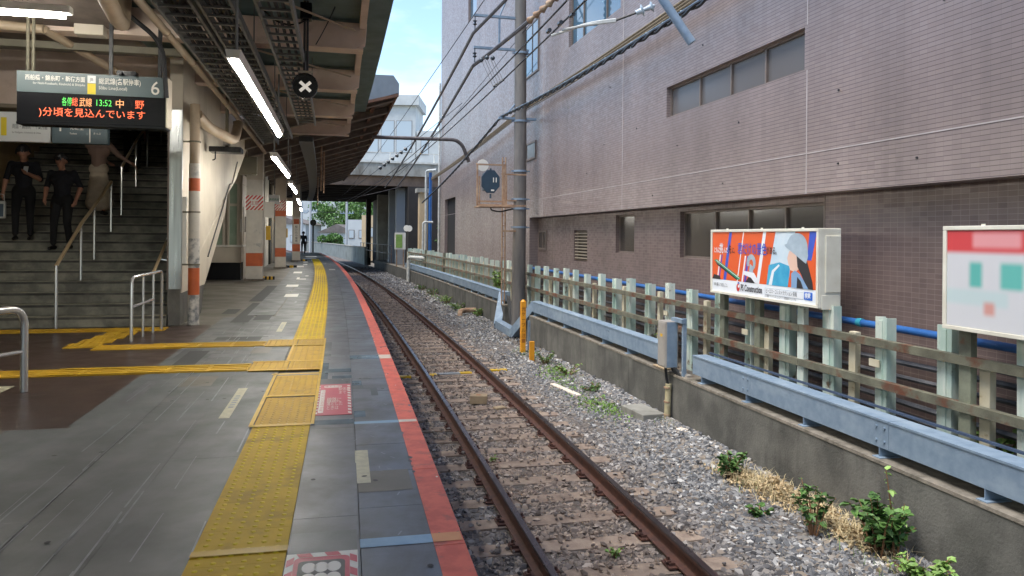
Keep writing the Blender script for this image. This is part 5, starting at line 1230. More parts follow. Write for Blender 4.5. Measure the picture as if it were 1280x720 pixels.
MB().box(-.5, 0, -.12, -.05, 3.7, 3.74).build('bracket', 'rust_frame', po, Matrix()); MB().box(-.5, 0, -.12, -.05, 2.9, 2.94).build('bracket', 'rust_frame', po, Matrix())

sg = thing('signal_box', 'dark blue octagonal signal backplate in a rusty frame beside the pole', 'signal', fr(18.55, 3.14, 2.18))
MB().prism([(.0 + .25 * math.cos(R(22.5 + 45 * i)), .62 + .31 * math.sin(R(22.5 + 45 * i))) for i in range(8)], .05).build('backplate', 'signal_navy', sg, Matrix(), bevel=.008)
MB().box(-.15, .15, .05, .35, .4, .85).build('housing', 'signal_navy', sg, Matrix(), bevel=.02)
for x in (.06, .13): MB().box(x, x + .022, -.012, -.001, .6, .72).build('slot', 'white_vinyl', sg, Matrix())
MB().box(.01, .09, -.012, -.001, .38, .42).build('plate', 'white_vinyl', sg, Matrix())
MB().tube([(-.14, .3, 1.05), (-.14, .32, 1.05)], .15, 24).build('white_disc', 'white_vinyl', sg, Matrix())
for x0, x1, z0, z1 in ((-.36, -.32, .02, 1.02), (.32, .36, .02, 1.02), (-.37, .37, 1.02, 1.06), (-.36, .55, .0, .05), (-.32, .32, .1, .14), (-.3, -.27, .05, .75), (.39, .42, .05, .8)): MB().box(x0, x1, -.02, .02, z0, z1).build('frame_bar', 'rust_frame', sg, Matrix())
MB().box(-.36, .55, -.3, .3, -.03, .0).build('platform_grate', 'rust_frame', sg, Matrix()); MB().box(.3, .95, .1, .14, .01, .05).build('arm', 'rust_frame', sg, Matrix()); MB().box(.3, .95, .1, .14, .8, .84).build('arm', 'rust_frame', sg, Matrix())
for z0, z1 in ((.9, .95), (.2, .31)): MB().tube([(0, .02, z0), (0, .02, z1)], .025, 8).build('stem', 'signal_navy', sg, Matrix())
MB().tube(bend([(.0, .0, .0), (.02, .0, -.1), (.25, .0, -.14), (.6, .1, -.05)], .1), .02, 6).build('cable', 'cable_black', sg, Matrix(), True)

def wire(label, pts, r_, m, cat='wire', n=6): return tag(MB().tube(pts, r_, n).build('overhead_wire', m, smooth=True), label, cat)
f1 = P(19.61, 2.87, 6.78); f2 = P(19.61, 2.87, 5.92)
wire('thick feeder cable hung from the upper crossarm insulator towards the bridge', sag(f1, P(50.6, 3.6, 4.62), 12, .25), .045, 'feeder'); wire('thick feeder cable from the upper insulator running overhead', sag(P(13, 4.0, 7.6), f1, 8, .03), .045, 'feeder')
wire('thick feeder cable hung from the lower crossarm insulator towards the bridge', sag(f2, P(50.4, 4.4, 4.72), 12, .2), .045, 'feeder'); wire('thick pale feeder cable rising from the lower insulator past the pole', sag(P(17.2, 3.75, 6.5), f2, 8, .02), .05, 'feeder')
b = MB(); a_ = P(17.2, 3.75, 6.5); c_ = P(15.5, 4.35, 6.95)
for i in range(6):
    p_ = Vector(a_).lerp(Vector(c_), i / 7); q_ = Vector(a_).lerp(Vector(c_), (i + .4) / 7); b.tube([p_, q_, Vector(a_).lerp(Vector(c_), (i + 1) / 7)], [.09, .05, .03], 10)
tag(b.build('strain_insulator', 'rust_frame', smooth=True), 'brown strain insulator string at the end of the thick feeder by the pole', 'insulator')
wire('right contact wire over the track', [P(q, 1.93 - .012 * max(0, q - 20), 3.97 - .004 * q) for q in np.arange(3, 60, 3.)], .012, 'cable_black'); wire('left contact wire over the track', [P(q, 1.83 - .012 * max(0, q - 20), 4.07 - .004 * q) for q in np.arange(3, 60, 3.)], .012, 'cable_black')
wire('thin messenger wire above the contact wires', sag(P(3, 2.9, 6.9), P(58, 1.6, 4.6), 14, .3), .01, 'cable_black'); wire('thin dark wire crossing behind the pole crossarms', sag(P(14, 4.3, 7.3), P(52, 3.9, 4.9), 12, .4), .009, 'cable_black')
# droppers with balls
dp = thing('dropper_set', 'four thin dropper wires with black balls above the contact wire', 'dropper', P(15.8, 2.5, 4.5) and Matrix.Translation(P(15.8, 2.5, 4.5)))
for i in range(5): world_part(MB().tube([P(15.95 - i * .06, 2.36 + i * .05, 5.2 + .03 * (i % 2)), P(15.6 - i * .06, 2.55 + i * .04, 4.58 + .02 * i)], .005, 5), 'dropper_wire', 'cable_black', dp)
for i in range(3): 
    c_ = P(15.95 - i * .12, 2.36 + i * .1, 5.2 + .03 * (i % 2)); world_part(MB().tube([c_ - Vector((0, 0, .05)), c_ - Vector((0, 0, .025)), c_, c_ + Vector((0, 0, .025)), c_ + Vector((0, 0, .05))], [.01, .042, .05, .042, .01], 10), 'ball', 'porcelain_dark', dp, True)
for i in range(4):
    c_ = P(15.6 - i * .07, 2.55 + i * .045, 4.57 + .03 * i); world_part(MB().tube([c_, c_ + Vector((.05, 0, .03))], .028, 6), 'clip', 'cable_black', dp)
# pull-off arm with disc insulators and drop tube
pu = thing('pull_off_arm', 'pull-off arm with white disc insulators and a galvanised drop tube', 'pull-off arm', Matrix.Translation(P(8.45, 3.3, 4.2)))
world_part(MB().tube([P(8.6, 2.95, 4.62), P(8.42, 3.49, 3.76)], .055, 12), 'drop_tube', 'galvanised', pu, True)
ia, ib = P(8.52, 3.05, 4.2), P(8.57, 2.83, 4.11)
b = MB(); ia, ib = Vector(ia), Vector(ib); b.tube([ia.lerp(ib, t) for t in (0, .12, .14, .22, .5, .62, .64, .72, 1)], [.02, .025, .065, .035, .025, .025, .075, .035, .03], 14); world_part(b, 'insulator', 'porcelain', pu, True)
world_part(MB().tube([ib, P(8.62, 2.6, 4.02)], .014, 6), 'link_rod', 'cable_black', pu)
for k in (0, 1): world_part(MB().tube(bend([P(8.62, 2.6, 4.03 - .02 * k), P(8.7, 2.3, 3.99 - .02 * k), P(8.9 - .3 * k, 1.88 + .05 * k, 3.86 - .01 * k)], .25), .017, 7), 'steady_arm', 'pipe_white', pu, True)
for k in range(3): world_part(MB().tube([P(8.9 - .35 * k, 1.86 + .04 * k, 3.93), P(9.0 - .35 * k, 1.86 + .04 * k, 3.93)], .026, 7), 'clamp', 'porcelain_dark', pu)
# twisted aerial cable and ropes along the building
tw = thing('twisted_cable', 'twisted black aerial cable with pale ties strung from the pole bracket', 'cable', Matrix.Translation(P(12, 3.7, 4)))
base_pts = sag(P(3.0, 3.75, 4.35), P(19.5, 3.62, 4.58), 60, .16) + sag(P(19.6, 3.62, 4.58), P(38.2, 4.1, 3.1), 40, .12)
for ph in (0, math.pi):
    pts = []
    for i, p_ in enumerate(base_pts):
        for j in (0, .5):
            q_ = p_ if j == 0 or i == len(base_pts) - 1 else p_.lerp(base_pts[i + 1], .5); a = (i + j) * 2.1 + ph
            pts.append(q_ + Vector((.022 * math.cos(a), 0, .022 * math.sin(a))))
    world_part(MB().tube(pts, .02, 6), 'strand', 'cable_black', tw, True)
world_part(MB().tube([p_ + Vector((0, 0, .05)) for p_ in base_pts], .008, 5), 'messenger', 'galvanised', tw)
for i in range(2, 58, 2):
    p_ = base_pts[i]; world_part(MB().tube([p_ + Vector((-.012, 0, -.035)), p_ + Vector((.015, .02, .02)), p_ + Vector((0, .05, .07))], .009, 5), 'tie', 'porcelain', tw)
for k in range(4):
    wire(['uppermost', 'second', 'third', 'lowest'][k] + ' tan rope of the bundle slung along the tiled facade', sag(P(4, 4.45, 5.12 - .055 * k), P(19.6, 4.36, 4.98 - .05 * k), 10, .1) + sag(P(19.7, 4.36, 4.98 - .05 * k), P(36.5, 4.3, 4.25 - .04 * k), 10, .08), .022 if k < 3 else .012, 'rope_tan', 'rope')
wi = thing('wire_insulators', 'row of small dark insulators on a span wire near the bridge', 'insulator', Matrix.Translation(P(40, 3, 5)))
a_, c_ = Vector(P(38, 1.9, 4.75)), Vector(P(36, 2.9, 5.5))
for i in range(7):
    p_ = a_.lerp(c_, i / 6); world_part(MB().tube([p_, p_ + (c_ - a_) * .05, p_ + (c_ - a_) * .1], [.02, .11, .02], 8), 'disc', 'porcelain_dark', wi)
wire('span wire carrying small insulators near the bridge', sag(P(52, .9, 4.1), P(30, 4.5, 6.8), 10, .1), .012, 'cable_black')
wire('pale bracket wire under the bridge', sag(P(54, .6, 3.9), P(47, 4.2, 4.5), 8, .1), .014, 'feeder')

# ================================================================== FAR END: BRIDGE AND WHAT LIES BEYOND
bg = thing('road_bridge', 'concrete road bridge crossing the tracks beyond the far canopy', 'bridge', fr(51, 2, 4.7))
M = fr(51.2)
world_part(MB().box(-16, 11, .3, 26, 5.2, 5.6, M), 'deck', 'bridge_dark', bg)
world_part(MB().box(-16, 11, 0, .3, 4.78, 5.45, M), 'edge_girder', 'bridge_steel', bg); world_part(MB().box(-16, 11, -.25, .3, 5.451, 6.3, M), 'parapet', 'bridge_concrete', bg); world_part(MB().box(-16, 11, -.32, .35, 6.301, 6.42, M), 'coping', 'white_paint', bg)
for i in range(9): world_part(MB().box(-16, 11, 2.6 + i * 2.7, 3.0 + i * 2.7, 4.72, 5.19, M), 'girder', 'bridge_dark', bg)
for x in range(-14, 11, 3): world_part(MB().box(x - .04, x + .04, -.05, .05, 6.42, 7.0, M), 'rail_post', 'white_paint', bg)
world_part(MB().box(-16, 11, -.03, .03, 7.0, 7.05, M), 'handrail', 'white_paint', bg)
for s, o_, w_, m in ((70.2, 4.75, .4, 'bridge_dark'), (62, 4.9, .9, 'bridge_concrete'), (55.6, 5.0, 1.0, 'house_grey'), (52.6, 5.0, .8, 'house_grey')): world_part(MB().box(-w_ / 2, w_ / 2, -.3, .3, -1.3, 4.75, fr(s, o_)), 'pier', m, bg)
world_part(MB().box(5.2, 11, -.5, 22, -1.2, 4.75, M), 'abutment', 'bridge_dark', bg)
wc = thing('white_pillar', 'pale concrete pillar at the end of the tiled building below the bridge', 'pillar', fr(44, 5.05, -.5)); MB().box(-.25, .25, -.25, .25, 0, 4.45).build('shaft', 'house_beige', wc, Matrix(), bevel=.02); MB().box(-.4, .4, -.4, .4, 4.45, 4.7).build('head', 'bridge_concrete', wc, Matrix())
tag(MB().tube([P(42.2, 5.18, -.4), P(42.2, 5.18, 5.0)], .095, 10).build('blue_standpipe', 'pipe_blue', smooth=True), 'vertical bright blue pipe at the far corner of the tiled building', 'pipe')
tag(MB().tube(bend([P(42.3, 4.95, -.4), P(42.3, 4.95, 5.1), P(41.5, 5.4, 5.1)], .2), .07, 8).build('white_standpipe', 'pipe_white', smooth=True), 'white pipe standing next to the vertical blue one', 'pipe')
tag(MB().tube(bend([P(42, 5.3, 2.2), P(42, 4.75, 2.2), P(42.1, 4.75, -.4)], .15), .06, 8).build('pipe_elbow', 'pipe_white', smooth=True), 'short white elbow pipe crossing the blue standpipe', 'pipe')
nb = thing('notice_cabinet', 'pale notice cabinet with a green poster under the bridge', 'cabinet', fr(45.5, 3.95, -.45)); MB().box(-.32, .32, 0, .2, 1.05, 2.05).build('case', 'white_paint', nb, Matrix(), bevel=.01); MB().box(-.27, .12, -.012, -.001, 1.15, 1.95).build('poster', 'leaf_light', nb, Matrix())
for x in (-.2, .2): MB().box(x - .03, x + .03, .06, .12, 0, 1.05).build('leg', 'rust_frame', nb, Matrix())
for i, (s, o_) in enumerate(((47.5, 4.6), (49, 5.0))): tag(MB().tube([P(s, o_, 1.9), P(s + .02, o_ + .01, 1.9)], .2, 18).build('round_mirror', 'white_vinyl'), ['white round disc under the bridge beside the cabinet, upper one', 'white round disc under the bridge, right of the cabinet'][i], 'disc')
hr = thing('service_railing', 'thin metal railing on the wall below the bridge', 'railing', fr(60, 4.3, -.5))
for s in np.arange(52, 72, 2.2): world_part(MB().tube([P(s, 4.25, -.49), P(s, 4.25, .75)], .03, 6), 'post', 'window_frame', hr)
for z in (.75, .15): world_part(MB().tube([P(s, 4.25, z) for s in np.arange(52, 72.1, 2.)], .025, 6), 'rail', 'window_frame', hr)
fp = thing('parapet_wall', 'pale grey concrete parapet wall along the far bend of the track', 'wall', fr(76, 4.4, -1.2))
for a in range(68, 128, 4):
    b = MB(); b.sweep([(4.15, -1.5), (4.15, .3), (4.4, .3), (4.4, -1.5)], a + .03, a + 3.97, 2.); world_part(b, 'panel', 'parapet', fp)
    b = MB(); b.sweep([(4.1, .301), (4.1, .38), (4.45, .38), (4.45, .301)], a + .03, a + 3.97, 2.); world_part(b, 'coping', 'concrete_pale', fp)
# buildings beyond
def house(name, label, x0, x1, y0, y1, z0, z1, m, wins=(), roof=None, cat='building'):
    t = thing(name, label, cat, Matrix.Translation(((x0 + x1) / 2, y0, z0))); cx = (x0 + x1) / 2
    MB().box(x0 - cx, x1 - cx, 0, y1 - y0, 0, z1 - z0).build('wall', m, t, Matrix())
    for a, c, e_, f in wins:
        w = MB().box(a - cx, c - cx, -.06, -.002, e_ - z0, f - z0).build('window', 'window_frame', t, Matrix()); MB().box(a - cx + .08, c - cx - .08, -.08, -.062, e_ - z0 + .08, f - z0 - .08).build('pane', 'window_pale', w, Matrix())
    if roof == 'slab': MB().box(x0 - cx - .5, x1 - cx + .7, -.8, y1 - y0, z1 - z0, z1 - z0 + 2.0).build('roof', m, t, Matrix())
    elif roof: 
        b = MB(); w2 = (x1 - x0) / 2 + .4; b.prism([(-w2, z1 - z0), (w2, z1 - z0), (0, z1 - z0 + roof)], y1 - y0 + .6, Matrix.Translation((0, -.3, 0))); b.build('roof', 'roof_tile', t, Matrix())
    return t
k = 150 / 85
house('office_block', 'white office block with large panels rising above the bridge', -24 * k, -11.0 * k, 150, 162, -1.5, 27.4, 'house_white', [(a * k, c_ * k, 18, 24.4) for a, c_ in ((-16.6, -15.2), (-14.9, -13.4), (-13.2, -11.4), (-20, -17))], 'slab')
house('low_block', 'lower white building beside the office block above the bridge', -10.9 * k, -4 * k, 150, 162, -1.5, 22.4, 'house_white', [(-10.4 * k, -9.5 * k, 17.6, 20.6)])
house('beige_house', 'beige house seen between the bridge piers', -17.6, -11, 88, 96, -1.5, 3.8, 'house_beige', [(-16.8, -16.2, 1.2, 2.4)])
house('small_house', 'small white house with grey roof beyond the bend', -28.6, -23.6, 112, 120, -1.5, 1.8, 'house_white', [(-27.6, -26.6, -.2, 1.0), (-25.6, -24.6, -.2, 1.0)], 1.3, 'house')
house('white_house', 'taller white house in front of the trees beyond the bend', -23.0, -19.2, 104, 112, -1.5, 3.6, 'house_white', [(-22.6, -21.8, 1.0, 2.2), (-21.2, -20.4, 1.0, 2.2)], None, 'house')
house('grey_house', 'grey house at the far left beyond the platform end', -44, -33.5, 122, 132, -1.5, 3.2, 'house_white', [(-36, -35, .2, 1.4), (-39, -38, .2, 1.4)], 1.6, 'house')
for i, (x, y, hgt) in enumerate(((-26.3, 98, 7.6), (-22.0, 100, 7.4), (-33, 118, 8))):
    t = thing('line_pole', ['grey line pole beyond the platform end beside the white house', 'grey line pole in front of the trees, right of the small house', 'slim far line pole near the grey house'][i], 'utility pole', Matrix.Translation((x, y, -1.5)))
    MB().tube([(0, 0, 0), (0, 0, hgt)], .16, 8).build('shaft', 'house_grey', t, Matrix(), True); MB().box(-.9, .9, -.05, .05, hgt - 1.6, hgt - 1.5).build('crossarm', 'galvanised', t, Matrix())
    for x_ in (-.8, -.4, .4, .8): MB().tube([(x_, 0, hgt - 1.5), (x_, 0, hgt - 1.3)], .06, 6).build('insulator', 'porcelain', t, Matrix())
wire('sagging wire between the far line poles', sag((-33, 118, 5.2), (-26.3, 98, 4.8), 8, .5) + sag((-26.3, 98, 4.8), (-22, 100, 4.6), 6, .3), .03, 'cable_black')
t = thing('far_signal', 'small round railway signal seen at the platform end', 'signal', fr(68, -.3, -1.2)); MB().tube([(0, 0, 0), (0, 0, 3.6)], .07, 8).build('post', 'cable_grey', t, Matrix()); MB().tube([(0, -.02, 3.7), (0, .1, 3.7)], .28, 18).build('backplate', 'sign_black', t, Matrix())

# ---- trees and plants
def leaves(n, centers, radii, size, seed, flat_=.7):
    r = np.random.default_rng(seed); k = len(centers); idx = r.integers(0, k, n)
    d_ = r.normal(size=(n, 3)); d_ /= np.linalg.norm(d_, axis=1)[:, None]; rad = r.uniform(.35, 1, n) ** .6
    C = np.asarray(centers)[idx] + d_ * (rad * np.asarray(radii)[idx])[:, None] * np.array([1, 1, flat_])
    a = r.normal(size=(n, 3)); a /= np.linalg.norm(a, axis=1)[:, None]; b_ = np.cross(a, r.normal(size=(n, 3))); b_ /= np.linalg.norm(b_, axis=1)[:, None]
    s_ = size * r.uniform(.6, 1.3, n)[:, None]
    V = np.stack([C - a * s_, C + b_ * s_ * .55, C + a * s_, C - b_ * s_ * .55], 1).reshape(-1, 3); F = np.arange(n * 4).reshape(n, 4); return V, F
def tree(label, x, y, z0, hgt, rad, n, seed):
    r = random.Random(seed); t = thing('tree', label, 'tree', Matrix.Translation((x, y, z0)))
    b = MB(); b.tube([(0, 0, 0), (.1, 0, hgt * .3), (.0, .1, hgt * .62)], [.28, .2, .1], 8)
    cs, rs_ = [], []
    for i in range(16):
        a = r.uniform(0, 6.28); q_ = r.uniform(.2, 1) * rad; zz = hgt * r.uniform(.28, .95); c_ = (q_ * math.cos(a), q_ * math.sin(a), zz); cs.append(c_); rs_.append(rad * r.uniform(.25, .5)); b.tube([(0, 0, hgt * .3), (c_[0] * .5, c_[1] * .5, zz * .8), c_], [.09, .06, .03], 5)
    b.build('trunk', 'bark', t, Matrix()); V, F = leaves(n, cs, rs_, .2, seed); link('crown', np_mesh('crown', V, F, 'tree_leaf'), t, Matrix())
tree('broad green tree beyond the white house, behind the bend', -24, 128, -1.5, 9.6, 4.2, 9000, 1); tree('tall green tree filling the gap under the bridge', -31, 136, -1.5, 11, 4.5, 8000, 2); tree('green tree right of the line pole beneath the bridge', -19.5, 122, -1.5, 8.8, 3.6, 7000, 3); tree('small dark green tree behind the beige house', -16, 130, -1.5, 9.5, 3.6, 6000, 4); tree('light green bush beside the small house', -25.4, 106, -1.5, 2.9, 1.7, 3500, 5)
hill = MB(); 
for i in range(24):
    a = i / 23; x = -90 + 120 * a; hgt = 9 + 3 * math.sin(i * 1.3) + 1.5 * math.sin(i * 2.9); hill.v += [(x, 175, -2), (x, 180, hgt)]
hill.f = [(2 * i, 2 * i + 2, 2 * i + 3, 2 * i + 1) for i in range(23)]; hill.m = [0] * 23
cs = [(x, 172 + (x * 7) % 9, 2.5 + 3 * math.sin(x * .5)) for x in np.arange(-80, 10, 3.)]
V, F = leaves(16000, cs, [4.2] * len(cs), .5, 21); o = link('far_woods', np_mesh('far_woods', V, F, 'tree_leaf')); o['kind'] = 'stuff'; tag(o, 'far green woods behind the houses beyond the bend', 'woods')

def leaf_mesh(name, m, L_=.09, w=.07):                 # lobed leaf with a fold
    b = MB(); b.add([(0, 0, 0), (-w * .5, L_ * .3, .01), (-w * .32, L_ * .7, .012), (0, L_, -.006), (w * .32, L_ * .7, .012), (w * .5, L_ * .3, .01), (0, L_ * .5, -.008)], [(0, 6, 1), (1, 6, 2), (2, 6, 3), (3, 6, 4), (4, 6, 5), (5, 6, 0)]); return b
def plant(label, s, o, z, hgt, spread, nst, nlf, m, seed, size=1., cat='plant'):
    r = random.Random(seed); t = thing('wild_plant', label, cat, fr(s, o, z)); st_ = MB(); lf = MB(); base_l = leaf_mesh('leaf', m)
    for i in range(nst):
        a = r.uniform(0, 6.28); tip = Vector((spread * r.uniform(.3, 1) * math.cos(a), spread * r.uniform(.3, 1) * math.sin(a), hgt * r.uniform(.55, 1)))
        mid = tip * .5 + Vector((0, 0, hgt * .12)); st_.tube([(tip.x * .1, tip.y * .1, 0), mid, tip], [.009, .007, .003], 5)
        for j in range(int(nlf * 1.5)):
            q_ = r.uniform(.3, 1); c_ = (mid * (1 - (q_ - .5) * 2) + tip * ((q_ - .5) * 2)) if q_ > .5 else mid * (q_ * 2)
            sc = size * r.choice([.35, .5, .7, .9, 1.1, 1.25]); M = Matrix.Translation(c_) @ Matrix.Rotation(r.uniform(0, 6.28), 4, 'Z') @ Matrix.Rotation(r.uniform(-.7, .5), 4, 'X') @ Matrix.Rotation(r.uniform(-.5, .5), 4, 'Y') @ Matrix.Diagonal((sc, sc, sc, 1))
            lf.add([M @ Vector(v) for v in base_l.v], base_l.f)
    st_.build('stem', 'stem', t, Matrix()); lf.build('leaves', m, t, Matrix())
GZ = SL_Z - .05
plant('green leafy weed with pale tip growing at the gravel edge, next to dry leaves', 7.55, 3.55, GZ, .34, .2, 9, 12, 'leaf', 1, .8)
plant('low green weed in the gravel by the dry leaf heap', 6.55, 3.3, GZ, .1, .12, 6, 8, 'leaf', 2, .7)
plant('tall brown stemmed weed between the dry leaves and the big bush', 6.0, 3.5, GZ, .5, .2, 8, 13, 'leaf', 3, .75)
plant('big bushy green weed against the wall in the foreground', 5.45, 3.72, GZ, .55, .3, 20, 20, 'leaf', 4, .85)
plant('light green weed low at the wall foot in the foreground', 4.95, 3.72, GZ, .28, .28, 14, 14, 'leaf_light', 5, .7)
plant('yellow green sprig standing above the big bush', 5.35, 3.8, GZ, .8, .1, 3, 10, 'leaf_light', 6, .65)
for i, (s, o_, hh, sp) in enumerate(((14.9, 3.55, .32, .26), (13.6, 3.6, .28, .3), (12.0, 3.65, .2, .35), (11.2, 3.4, .12, .35), (26.5, 3.75, .3, .4), (29, 3.8, .35, .4), (32.5, 3.8, .4, .4), (23.5, 3.85, .4, .22), (36, 3.8, .35, .4))):
    plant(['small green weed by the orange stake', 'green weed tuft at the wall between the stake and the concrete block', 'low weed at the wall left of the concrete block', 'flat green ground weed before the concrete block', 'weed tuft past the pole along the wall, first', 'weed tuft past the pole along the wall, second', 'weed tuft past the pole along the wall, third', 'weed growing next to the drain pipe stub', 'weed tuft past the pole along the wall, fourth'][i], s, o_, GZ, hh, sp, 14, 11, 'leaf_light' if i % 2 else 'leaf', 10 + i, .5 if i < 4 else .7)
plant('green creeper climbing the fence left of the pole', 23.0, 4.36, -.45, .85, .22, 10, 16, 'leaf_light', 30, 1.1); plant('green weed sprouting behind the fence in the foreground', 5.3, 4.7, -.5, .38, .25, 8, 10, 'leaf_light', 31, 1.); plant('green weed between the fence posts near the junction box', 11.6, 4.62, -.5, .6, .15, 6, 8, 'leaf_light', 32, .8); plant('dark green shrub beside the blue standpipe', 43, 6.4, -.4, 2.6, .8, 30, 22, 'leaf', 33, 2.2)
plant('tiny weed between the rails', 5.9, 1.62, SL_Z - .02, .09, .06, 5, 7, 'leaf_light', 40, .4); plant('tiny weed beside the left rail', 8.6, 1.15, SL_Z - .02, .08, .06, 5, 6, 'leaf_light', 41, .4)
# creeping green ground cover and dry leaf litter (uncountable)
def litter(name, label, m, n, spots, size, lift, seed):
    r = np.random.default_rng(seed); Vs, Fs = [], []; bl = leaf_mesh('l', m); bv = np.array(bl.v); bf_ = np.array(bl.f); k = 0
    for i in range(n):
        s, o_, ds_, do, hh = spots[r.integers(0, len(spots))]
        g1, g2 = r.normal(), r.normal(); q_ = math.exp(-(g1 * g1 + g2 * g2) * .5)
        p_ = P(s + g1 * ds_ * .5, min(3.96, o_ + g2 * do * .5), GZ + lift + hh * q_ * r.uniform(.3, 1)); E_ = Euler((r.normal() * .8, r.normal() * .8, r.uniform(0, 6.3))).to_matrix()
        sc = size * r.uniform(.5, 1.3); v_ = (np.array(E_) @ (bv * np.array([1, 1, 1.8]) * sc).T).T + np.array(p_); Vs.append(v_); Fs.append(bf_ + k); k += len(bv)
    o = link(name, np_mesh(name, np.concatenate(Vs), np.concatenate(Fs), m)); o['kind'] = 'stuff'; tag(o, label, 'leaves')
litter('dry_leaves', 'heap of dry brown leaves along the foot of the retaining wall', 'leaf_dry', 1500, [(6.95, 3.74, .45, .22, .16), (7.5, 3.64, .45, .2, .08), (5.75, 3.78, .5, .2, .08), (6.4, 3.84, .6, .2, .08)], .5, .06, 5)
litter('ground_cover', 'low green ground cover creeping over the gravel by the wall', 'leaf_light', 1500, [(11.3, 3.2, 1.0, .25, .03), (12.6, 3.3, 1.4, .3, .03), (10.9, 3.4, .5, .2, .03), (13.9, 3.5, .8, .3, .04), (4.6, 3.6, .4, .3, .05), (27, 3.75, 2, .3, .1), (31, 3.75, 3, .3, .1)], .42, .062, 6)

def blades(name, label, m, n, spots, hgt, wd, seed, lean=.5):
    r = np.random.default_rng(seed); sp_ = np.asarray(spots)[r.integers(0, len(spots), n)]
    S = sp_[:, 0] + r.normal(size=n) * sp_[:, 2] * .5; O = np.minimum(3.95, sp_[:, 1] + r.normal(size=n) * sp_[:, 3] * .5)
    bx = np.interp(S, _S, _Y); mm = dE(bx); q = np.hypot(1, mm); B = np.stack([Ex(bx) + O / q, bx - O * mm / q, np.full(n, GZ + .03)], 1)
    a = r.uniform(0, 6.28, n); hh = hgt * r.uniform(.4, 1.2, n); ln = lean * r.uniform(.2, 1.2, n) * hh; D = np.stack([np.cos(a), np.sin(a), np.zeros(n)], 1); W_ = np.stack([-np.sin(a), np.cos(a), np.zeros(n)], 1) * wd
    up_ = np.array([0, 0, 1.]); mid = B + D * (ln * .35)[:, None] + up_ * (hh * .6)[:, None]; tip = B + D * ln[:, None] + up_ * (hh * .95 - ln * .3)[:, None]
    V = np.stack([B - W_, B + W_, mid + W_ * .7, tip, mid - W_ * .7], 1).reshape(-1, 3); F = (np.array([[0, 1, 2], [0, 2, 4], [4, 2, 3]])[None] + (np.arange(n) * 5)[:, None, None]).reshape(-1, 3)
    o = link(name, np_mesh(name, V, F, m)); o['kind'] = 'stuff'; tag(o, label, 'grass')
blades('grass_tufts', 'short green grass sprouting along the foot of the retaining wall', 'grass', 2600, [(11.3, 3.3, 1.2, .35), (12.6, 3.5, 1.4, .35), (14.5, 3.7, 1.5, .3), (5.2, 3.75, .8, .25), (4.6, 3.7, .6, .3), (7.4, 3.7, .5, .2), (16.2, 3.6, .8, .3), (22.5, 3.85, 2, .2), (27, 3.8, 3, .25), (33, 3.8, 5, .25), (9.8, 3.85, .4, .12)], .1, .0035, 3)
blades('dry_straw', 'dry straw stalks tangled in the dead leaves by the wall', 'straw', 1300, [(6.95, 3.74, .5, .2), (7.4, 3.68, .5, .2), (5.8, 3.78, .6, .18), (6.3, 3.8, .6, .2)], .2, .0035, 4, 1.2)

